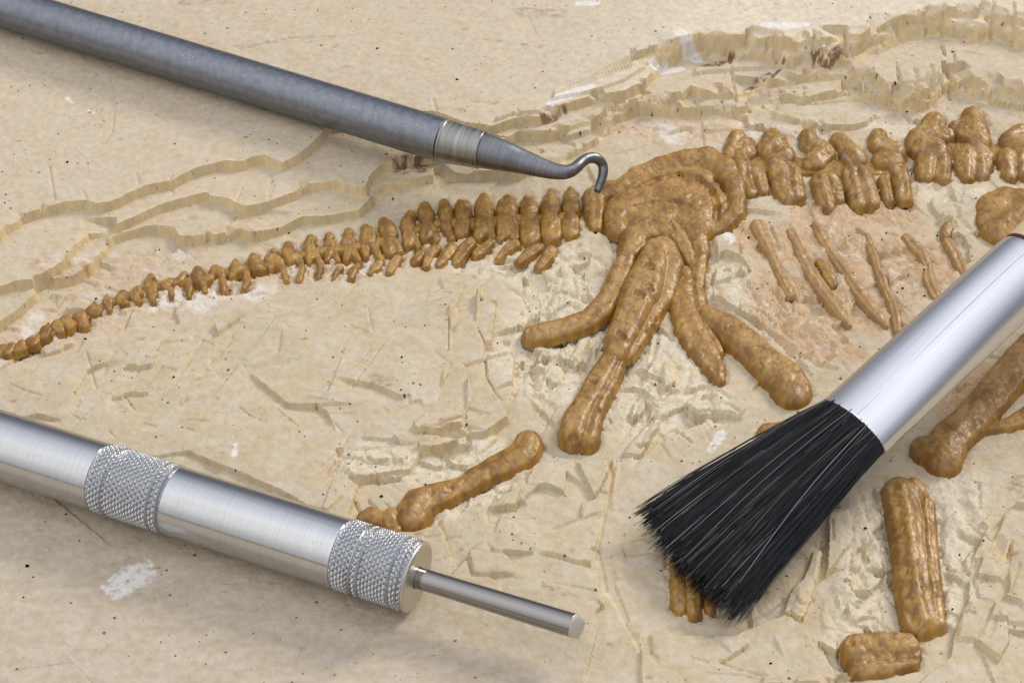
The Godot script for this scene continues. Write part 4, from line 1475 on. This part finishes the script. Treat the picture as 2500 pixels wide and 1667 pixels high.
func hips() -> void:
	var o := bone_thing("hip_bone", "@D 1500 600 60", "large glossy hip bone with curved hollow blade under the hooked pick", "hip bone", {}, "", "y")
	bone(o, "hip_base", "@D 750 520 88;760 640 86;765 780 55|@D 800 480 80;930 450 80;1000 500 70", {"h": 0.55, "worn": 0.5})
	bone(o, "hip_blade", "@D 970 430 45 0.8;1130 325 62 0.8;1350 240 72 0.8;1600 185 90 0.8;1800 170 100 0.8;1955 270 106 0.8;2040 420 98 0.75;2068 560 80 0.75;2058 670 72 0.75;1960 765 66 0.75;1870 825 52 0.8|@D 1600 140 55 0.6;1800 118 48 0.6"
		+ "|@D 960 800 95 0.62;950 690 100 0.62;1075 590 112 0.62;1250 545 118 0.6;1450 530 125 0.6;1620 560 130 0.6;1735 660 124 0.6;1740 780 108 0.6;1680 870 95 0.6"
		+ "|@D 1050 650 190 0.22;1350 500 230 0.21;1650 480 260 0.20;1800 560 180 0.24;1750 760 130 0.3|@D 1000 480 80 0.4;1200 380 110 0.32;1450 310 120 0.30;1750 300 120 0.30|@D 1150 760 120 0.45;1400 690 130 0.42;1600 720 120 0.45",
		{"h": 1.15, "worn": 0.55, "pits": 0.3, "k": 0.55, "sharp": 0.42, "ridge": 0.03, "cuts": "@D 1060 500 22;1180 430 34;1350 360 40;1550 320 42;1720 365 42;1835 470 42;1885 600 38;1880 720 26|@D 1120 640 16;1300 600 18;1500 595 18;1640 640 16"})
	bone(o, "hip_socket", "@D 1060 1000 80;1100 900 98;1240 815 105;1400 800 105;1540 900 84;1620 1055 56;1670 1170 34|@D 1080 1010 92;1130 950 98", {"h": 0.62, "worn": 0.5, "pits": 0.6, "k": 0.35, "sharp": 0.4})
	bone(o, "front_strut", "@D 1660 720 115;1700 860 95;1735 1000 66;1725 1150 56;1695 1320 68|@G 1705 60 68;1720 220 58;1770 360 46;1850 500 46;1900 590 38", {"h": 0.62, "worn": 0.4, "pits": 0.3})
	bone(o, "front_blade", "@D 1590 1220 65;1590 1300 80|@G 1560 0 100;1570 200 115;1640 400 135;1760 580 125;1860 740 92;1900 840 50", {"h": 0.5, "worn": 0.5, "pits": 0.3})
	bone(o, "rear_strut", "@D 1050 1090 72;1010 1200 92;960 1330 92|@G 920 60 98;840 180 98;700 300 92;500 370 88;350 410 92;195 440 86", {"h": 0.62, "worn": 0.8, "pits": 0.4})


# ---------------------------------------------------------------- lofted shapes
# rings: [[centre, across, other across], ...]
func loft(rings: Array, seg: int) -> ArrayMesh:
	var v := PackedVector3Array()
	var uv := PackedVector2Array()
	var nr := rings.size()
	var along := 0.0
	for r in nr:
		if r > 0:
			along += (rings[r][0] - rings[r - 1][0]).length() + absf(rings[r][1].length() - rings[r - 1][1].length())
		for s in seg + 1:
			var a := TAU * s / seg
			v.append(rings[r][0] + rings[r][1] * cos(a) + rings[r][2] * sin(a))
			uv.append(Vector2(float(s) / seg, along * 40.0))
	return grid(v, uv, seg + 1, nr, true)


func grid(v: PackedVector3Array, uv: PackedVector2Array, w: int, h: int, closed: bool) -> ArrayMesh:
	var n := PackedVector3Array()
	n.resize(v.size())
	var ix := PackedInt32Array()
	for r in h - 1:
		for s in w - 1:
			var k := r * w + s
			var f := (v[k + w + 1] - v[k]).cross(v[k + 1] - v[k + w])
			n[k] += f
			n[k + 1] += f
			n[k + w] += f
			n[k + w + 1] += f
			ix.append_array(PackedInt32Array([k, k + 1, k + w, k + 1, k + w + 1, k + w]))
	for r in h:
		if closed:
			var t := n[r * w] + n[r * w + w - 1]
			n[r * w] = t
			n[r * w + w - 1] = t
	# outward: compare with the middle of the ring
	var mid := Vector3.ZERO
	var rr := h / 2
	for s in w:
		mid += v[rr * w + s] / w
	var flip := 1.0
	if closed and n[rr * w].dot(v[rr * w] - mid) < 0.0:
		flip = -1.0
	for k in n.size():
		n[k] = (n[k] * flip).normalized()
	return arrays(v, n, ix, uv)


# a turned shape along an axis: profile "distance radius" in mm
func turned(profile: Array, axis: Vector3, e1: Vector3, e2: Vector3, at: Vector3, seg: int) -> ArrayMesh:
	var rings := []
	for q in profile:
		rings.append([at + axis * q[0] * 0.001, e1 * q[1] * 0.001, e2 * q[1] * 0.001])
	return loft(rings, seg)


func frame(axis: Vector3) -> Array:
	var e1 := axis.cross(Vector3.UP).normalized()
	return [e1, e1.cross(axis).normalized()]


# ---------------------------------------------------------------- hooked pick
func pick() -> void:
	var a := spot(-420.0, -114.0, 6.5)
	var b := spot(1083.0, 343.0, 5.9)
	var o := thing("hooked_pick", spot(700, 240, 3.2), "dark grey steel pick with tapered shank and hooked tip", "pick")
	var org := o.position
	var ax := (b - a).normalized()
	var fr := frame(ax)
	var L := (b - a).length() * 1000.0
	var R := 54.5 * px_size(b) * 1000.0
	var e1: Vector3 = fr[0]
	var e2: Vector3 = fr[1]
	mesh_node("handle", turned([[0, 0.01], [0.0, R * 0.9], [0.3, R], [L * 0.25, R], [L * 0.5, R], [L * 0.75, R], [L - 0.25, R], [L - 0.05, R * 0.985], [L, R * 0.95], [L, R * 0.5]], ax, e1, e2, a - org, 96), M.gunmetal, o)
	# collar
	var c2 := spot(1177.0, 366.0, 5.7)
	var ax2 := (c2 - b).normalized()
	var CL := (c2 - b).length() * 1000.0
	var r1 := 52.5 * px_size(b) * 1000.0
	var r2 := 47.5 * px_size(c2) * 1000.0
	var f2 := frame(ax2)
	mesh_node("collar", turned([[-0.25, r1 * 0.7], [-0.25, r1 * 1.0], [-0.15, r1 * 1.035], [0.0, r1 * 1.045], [0.12, r1 * 1.03], [0.2, r1 * 1.0], [0.6, r1], [CL * 0.5, lerpf(r1, r2, 0.5)], [CL - 0.25, r2], [CL - 0.1, r2 * 1.02], [CL, r2 * 0.99], [CL + 0.05, r2 * 0.93], [CL + 0.05, r2 * 0.7]], ax2, f2[0], f2[1], b - org, 96), M.turned, o)
	# shank and hook
	var path: Array = parse("@2 968 1032 108;1000 1042 110;1075 1062 102;1150 1083 92;1230 1108 80;1300 1130 71;1380 1156 61;1450 1174 54;1500 1183 49;1545 1184 45;1585 1172 41;1620 1147 38;1650 1118 36;1678 1098 35;1710 1087 34;1745 1088 34;1775 1104 33;1797 1135 32;1802 1175 31;1796 1215 30;1784 1255 28;1770 1290 25;1759 1315 22")[0]
	var hs := [5.7, 5.7, 5.6, 5.5, 5.3, 5.2, 5.1, 5.0, 5.0, 5.0, 5.0, 5.1, 5.1, 5.1, 5.0, 4.8, 4.4, 3.8, 3.3, 2.8, 2.3, 1.9, 1.7]
	var pts := []
	for q in path.size():
		pts.append([spot(path[q][0], path[q][1], hs[q]), path[q][2]])
	var rings := []
	for q in pts.size():
		var p: Vector3 = pts[q][0]
		var t: Vector3 = (pts[mini(q + 1, pts.size() - 1)][0] - pts[maxi(q - 1, 0)][0]).normalized()
		var f := frame(t)
		if q > 0:  # keep the frame from spinning round the bend
			var was: Vector3 = rings[-1][1].normalized()
			f[0] = (was - t * was.dot(t)).normalized()
			f[1] = f[0].cross(t).normalized()
		var r: float = pts[q][1] * px_size(p) * 1.1
		if q == 0:
			rings.append([p - org, f[0] * r * 0.5, f[1] * r * 0.5])
		rings.append([p - org, f[0] * r, f[1] * r])
	var tip: Array = rings[-1]
	rings.append([tip[0], tip[1] * 0.75, tip[2] * 0.75])
	rings.append([tip[0], tip[1] * 0.01, tip[2] * 0.01])
	mesh_node("shank", smooth(rings, 40), M.shank, o)
	# bare scuffs where the coating is chipped
	var st := SurfaceTool.new()
	st.begin(Mesh.PRIMITIVE_TRIANGLES)
	for q in 170:
		var s := L * rng.randf_range(0.28, 0.99)
		var th := rng.randf_range(-0.4, 2.9)
		var nrm := e1 * cos(th) + e2 * sin(th)
		var c := a - org + (ax * s + nrm * (R + 0.012)) * 0.001
		var tn := ax.rotated(nrm, rng.randf_range(-0.6, 0.6))
		var bt := nrm.cross(tn)
		var l := rng.randf_range(0.04, 0.16) * 0.001
		var w := rng.randf_range(0.025, 0.05) * 0.001
		var top := nrm * 0.000012
		var q4 := [c - tn * l, c + bt * w + top, c + tn * l, c - bt * w + top]
		for t in [[0, 1, 2], [0, 2, 3]]:
			for e in t:
				st.set_normal(nrm)
				st.add_vertex(q4[e])
	tag(mesh_node("scuff", st.commit(), M.speck, o), "", "", "", "stuff")


# a loft with ring positions interpolated between the given ones
func smooth(rings: Array, seg: int) -> ArrayMesh:
	var out := []
	for q in rings.size() - 1:
		var i0 := maxi(q - 1, 0)
		var i3 := mini(q + 2, rings.size() - 1)
		for k in 3:
			var t := k / 3.0
			var r := []
			for e in 3:
				r.append((rings[q][e] as Vector3).cubic_interpolate(rings[q + 1][e], rings[i0][e], rings[i3][e], t))
			out.append(r)
	out.append(rings[-1])
	return loft(out, seg)


# ---------------------------------------------------------------- pin vise
func pin_vise() -> void:
	var hgt := 4.5
	var p0 := spot(0.0, 1087.0, hgt)
	var p1 := spot(1022.0, 1411.0, hgt)
	var o := thing("pin_vise", spot(500, 1245, 0.8), "aluminium pin vise with two knurled bands and steel chisel bit", "tool")
	var org := o.position
	var ax := (p1 - p0).normalized()
	var fr := frame(ax)
	var e1: Vector3 = fr[0]
	var e2: Vector3 = fr[1]
	var L := (p1 - p0).length() * 1000.0
	var R := 93.0 * px_size(p1) * 1000.0 * 0.985
	# photograph length along the axis -> mm along the axis
	var mm := func(u: float) -> float:
		var c := p0.lerp(p1, 0.5)
		var best := 0.0
		var lo := -40.0
		var hi := 70.0
		for k in 40:
			best = 0.5 * (lo + hi)
			var w := p0 + ax * best * 0.001
			var d := lens_basis.inverse() * (w - lens_at)
			var su := 1250.0 + FP * d.x / -d.z
			var sv := 833.5 - FP * d.y / -d.z
			if su * 0.953 + (sv - 1087.0) * 0.303 < u: lo = best
			else: hi = best
		return best
	var k1a: float = mm.call(262.0)
	var k1b: float = mm.call(446.0)
	var k2a: float = mm.call(879.0)
	var k2b: float = mm.call(1062.0)
	var at := p0 - org
	var rs := R * 0.975
	mesh_node("handle_tube", turned([[-45, 0.01], [-45, rs * 0.9], [-44.6, rs], [-20, rs], [0, rs], [k1a - 0.12, rs], [k1a, rs * 0.97], [k1a + 0.1, rs * 0.6]], ax, e1, e2, at, 128), M.aluminium, o)
	mesh_node("handle_tube", turned([[k1b - 0.1, rs * 0.6], [k1b, rs * 0.97], [k1b + 0.12, rs], [lerpf(k1b, k2a, 0.5), rs], [k2a - 0.12, rs], [k2a, rs * 0.97], [k2a + 0.1, rs * 0.6]], ax, e1, e2, at, 128), M.aluminium, o)
	knurl(o, at, ax, e1, e2, k1a, k1b, R, [mm.call(299.0), mm.call(416.0), mm.call(440.0)])
	knurl(o, at, ax, e1, e2, k2a, k2b, R, [mm.call(928.0), mm.call(950.0), mm.call(1026.0), mm.call(1048.0)])
	# end cap with a bored hole
	var hole := 0.30 * R
	mesh_node("end_cap", turned([[k2b - 0.05, R * 0.8], [k2b - 0.02, R * 0.985], [k2b + 0.12, R * 0.985], [k2b + 0.28, R * 0.94], [k2b + 0.34, R * 0.90], [k2b + 0.34, R * 0.6], [k2b + 0.34, hole * 1.06], [k2b + 0.3, hole], [k2b - 0.6, hole * 0.95]], ax, e1, e2, at, 96), M.cap, o)
	mesh_node("bore", turned([[k2b - 0.4, hole * 0.95], [k2b - 0.4, 0.01]], ax, e1, e2, at, 32), M.dark, o)
	# bit
	var b0 := spot(1031.0, 1410.0, hgt)
	var q0 := p0 + ax * (k2b - 0.5) * 0.001
	var q1 := spot(1398.0, 1526.0, hgt - 0.1)
	var bx := (q1 - q0).normalized()
	var bf := frame(bx)
	var BL := (q1 - q0).length() * 1000.0
	var br := 29.5 * px_size(q1) * 1000.0
	mesh_node("bit", turned([[0, br * 0.9], [0.1, br * 0.93], [BL * 0.3, br * 0.94], [BL * 0.7, br], [BL - 0.03, br * 1.02], [BL, br * 1.0]], bx, bf[0], bf[1], q0 - org, 48), M.rod, o)
	var e := q1 - org
	var tip := ArrayMesh.new()
	var rings := []
	for q in [[0.0, 1.0, 1.0], [0.05, 1.03, 1.0], [0.35, 1.0, 0.82], [0.85, 0.98, 0.46], [0.9, 0.9, 0.4], [0.9, 0.01, 0.01]]:
		rings.append([e + bx * q[0] * 0.001 - (bf[1] as Vector3) * (1.0 - q[2]) * br * 0.0006, bf[0] * br * q[1] * 0.001, bf[1] * br * q[2] * 0.001])
	tip = loft(rings, 40)
	mesh_node("chisel_edge", tip, M.cut, o)


func knurl(o: Node3D, at: Vector3, ax: Vector3, e1: Vector3, e2: Vector3, s0: float, s1: float, R: float, grooves: Array) -> void:
	var count := 33           # diamonds round the barrel
	var pitch := TAU * R / count
	var seg := count * 8
	var rows := int((s1 - s0) / (pitch / 8.0)) + 1
	var v := PackedVector3Array()
	var uv := PackedVector2Array()
	for r in rows + 1:
		var s := lerpf(s0, s1, float(r) / rows)
		var edge := clampf(minf(s - s0, s1 - s) / 0.18, 0.0, 1.0)
		for q in seg + 1:
			var th := TAU * q / seg
			var a := th * count / TAU
			var b := (s - s0) / (pitch * 1.05)
			var t1 := absf(fposmod(a + b, 1.0) - 0.5) * 2.0
			var t2 := absf(fposmod(a - b, 1.0) - 0.5) * 2.0
			var wear := 0.93 + 0.10 * fine.get_noise_2d(a * 0.9, s * 3.0)
			var d := minf(minf(1.0 - t1, 1.0 - t2) * 1.35, wear)
			var h := -0.37 + 0.39 * d
			for g in grooves:
				var w := absf(s - g)
				if w < 0.17:
					h = maxf(h, -0.01) if w < 0.08 else minf(h, -0.30)
			h = lerpf(-0.2, h, edge)
			var rr := (R + h) * 0.001
			v.append(at + ax * s * 0.001 + (e1 * cos(th) + e2 * sin(th)) * rr)
			uv.append(Vector2(th, s))
	mesh_node("knurled_band", grid(v, uv, seg + 1, rows + 1, true), M.knurl, o)


# ---------------------------------------------------------------- brush
func brush() -> void:
	var lip := spot(2083.0, 1044.0, 6.6)
	var top := spot(2517.0, 646.0, 14.0)
	var o := thing("brush", spot(1950, 1180, 0.0), "black bristle brush with flared aluminium ferrule and cream handle", "brush")
	var org := o.position
	var ax := (top - lip).normalized()
	var side := ax.cross(Vector3.UP).normalized()
	var nrm := side.cross(ax).normalized()
	var wl := 106.0 * px_size(lip)
	var wt := 93.0 * px_size(top)
	var L := (top - lip).length()
	var hl := wl * 0.62
	var ht := wt * 0.97
	var rings := []
	var steps := [0.0, 0.004, 0.012, 0.03, 0.06, 0.12, 0.2, 0.3, 0.4, 0.5, 0.6, 0.7, 0.8, 0.9, 0.97, 0.995, 1.0]
	rings.append([lip - org + ax * L * 0.2, side * wl * 0.93, nrm * hl * 0.9])
	rings.append([lip - org + ax * L * 0.0, side * wl * 0.955, nrm * hl * 0.93])
	for t in steps:
		var w := lerpf(wl, wt, smoothstep(0.0, 1.0, t) * 0.5 + t * 0.5)
		var h := lerpf(hl, ht, smoothstep(0.0, 0.85, t))
		if t < 0.002:
			w *= 0.985
			h *= 0.975
		if t > 0.99:
			w *= 0.985 if t < 1.0 else 0.95
			h *= 0.985 if t < 1.0 else 0.95
		rings.append([lip - org + ax * L * t, side * w, nrm * h])
	rings.append([lip - org + ax * L, side * wt * 0.8, nrm * ht * 0.8])
	mesh_node("ferrule", loft(rings, 96), M.ferrule, o)
	# rolled seam along the ferrule
	var v := PackedVector3Array()
	var uv := PackedVector2Array()
	for q in 41:
		var t := q / 40.0
		var w := lerpf(wl, wt, smoothstep(0.0, 1.0, t) * 0.5 + t * 0.5)
		var h := lerpf(hl, ht, smoothstep(0.0, 0.85, t))
		for e in 3:
			var th := 1.42 + (e - 1) * 0.008
			v.append(lip - org + ax * L * lerpf(0.01, 0.99, t) + side * cos(th) * w + nrm * (sin(th) * h + (0.000012 if e == 1 else 0.000002)))
			uv.append(Vector2(e, t))
	mesh_node("seam", grid(v, uv, 3, 41, false), M.seam, o)
	mesh_node("glue_ring", loft([[top - org - ax * 0.0003, side * wt * 0.9, nrm * ht * 0.9], [top - org, side * wt * 0.975, nrm * ht * 0.975], [top - org + ax * 0.0004, side * wt * 0.985, nrm * ht * 0.985], [top - org + ax * 0.0006, side * wt * 0.9, nrm * ht * 0.9]], 64), M.glue, o)
	var hr := []
	for q in [[0.0003, 0.90], [0.0005, 0.97], [0.004, 1.0], [0.012, 1.08], [0.025, 1.15], [0.045, 1.05], [0.075, 0.85], [0.1, 0.8], [0.11, 0.7], [0.1135, 0.4], [0.114, 0.02]]:
		hr.append([top - org + ax * q[0], side * wt * q[1], nrm * ht * q[1]])
	mesh_node("handle", loft(hr, 64), M.wood, o)
	# bristles
	var lt := spot(1573.0, 1249.0, 1.7)
	var rt := spot(1823.0, 1522.0, 0.9)
	var vs := PackedVector3Array()
	var ns := PackedVector3Array()
	var cs := PackedColorArray()
	var ix := PackedInt32Array()
	var count := 5600
	for q in count:
		var th := rng.randf() * TAU
		var rad := sqrt(rng.randf()) * 0.94
		var a := cos(th) * rad
		var b := sin(th) * rad
		var stray := rng.randf() < 0.09
		var root := lip + side * a * wl + nrm * b * hl + ax * 0.001
		# side points to the right tip; spread the fan
		var la := a * 0.5 + 0.5
		la = clampf(la + rng.randfn(0, 0.022 if not stray else 0.07), -0.06, 1.06)
		var cl := Vector2i(int((a + 1.0) * 9.0), int((b + 1.0) * 4.0))
		var hsh := fmod(absf(sin(cl.x * 12.9898 + cl.y * 78.233) * 43758.5453), 1.0)
		var hs2 := fmod(absf(sin(cl.x * 39.346 + cl.y * 11.135) * 24634.6345), 1.0)
		la = lerpf(la, (cl.x + 0.5) / 18.0 + (hsh - 0.5) * 0.07, 0.35)
		var end := lt.lerp(rt, la)
		var bow := 1.0 - pow(absf(la * 2.0 - 1.0), 2.0)
		var fwd := (end - lip)
		end += fwd * (0.015 * bow + rng.randfn(0, 0.028) + (hs2 - 0.5) * 0.07) + (-ax) * 0.0002
		if rng.randf() < 0.12:
			end -= fwd * rng.randf_range(0.03, 0.28)
		end.y += 0.0022 * (b * 0.5 + 0.5) + absf(rng.randfn(0, 0.0002))
		var mid := root.lerp(end, 0.5) + nrm * (0.0006 * b + 0.0005) + side * rng.randfn(0, 0.00016 if not stray else 0.0009) + Vector3.UP * absf(rng.randfn(0, 0.00025 if not stray else 0.0008))
		var w := rng.randf_range(0.030, 0.058) * 0.001
		var tone := rng.randf_range(0.003, 0.016)
		var c := Color(tone, tone * 0.98, tone * 1.3)
		var pale := rng.randf()
		if pale > 0.90:
			c = Color(0.11, 0.11, 0.12) * rng.randf_range(0.3, 2.6)
		var first := vs.size()
		var rings_n := 8
		for r in rings_n:
			var t := r / float(rings_n - 1)
			var p := root * (1 - t) * (1 - t) + mid * 2.0 * t * (1 - t) + end * t * t
			var d := ((mid - root) * (1 - t) + (end - mid) * t).normalized()
			p += side * 0.00006 * sin(t * 9.0 + q) * t
			if p.y < 0.00025:
				p.y = 0.00025 + rng.randf() * 0.0002
			var f1 := d.cross(nrm).normalized()
			var f2 := f1.cross(d)
			var ww := w * (1.0 if t < 0.9 else 0.55)
			for e in 3:
				var an := e * TAU / 3 + 0.4
				var nn := f1 * cos(an) + f2 * sin(an)
				vs.append(p + nn * ww - org)
				ns.append(nn)
				cs.append(c)
		for r in rings_n - 1:
			for e in 3:
				var k := first + r * 3 + e
				var k2 := first + r * 3 + (e + 1) % 3
				ix.append_array(PackedInt32Array([k, k2, k + 3, k2, k2 + 3, k + 3]))
	tag(mesh_node("bristles", arrays(vs, ns, ix, null, cs), M.bristle, o), "", "", "", "stuff")
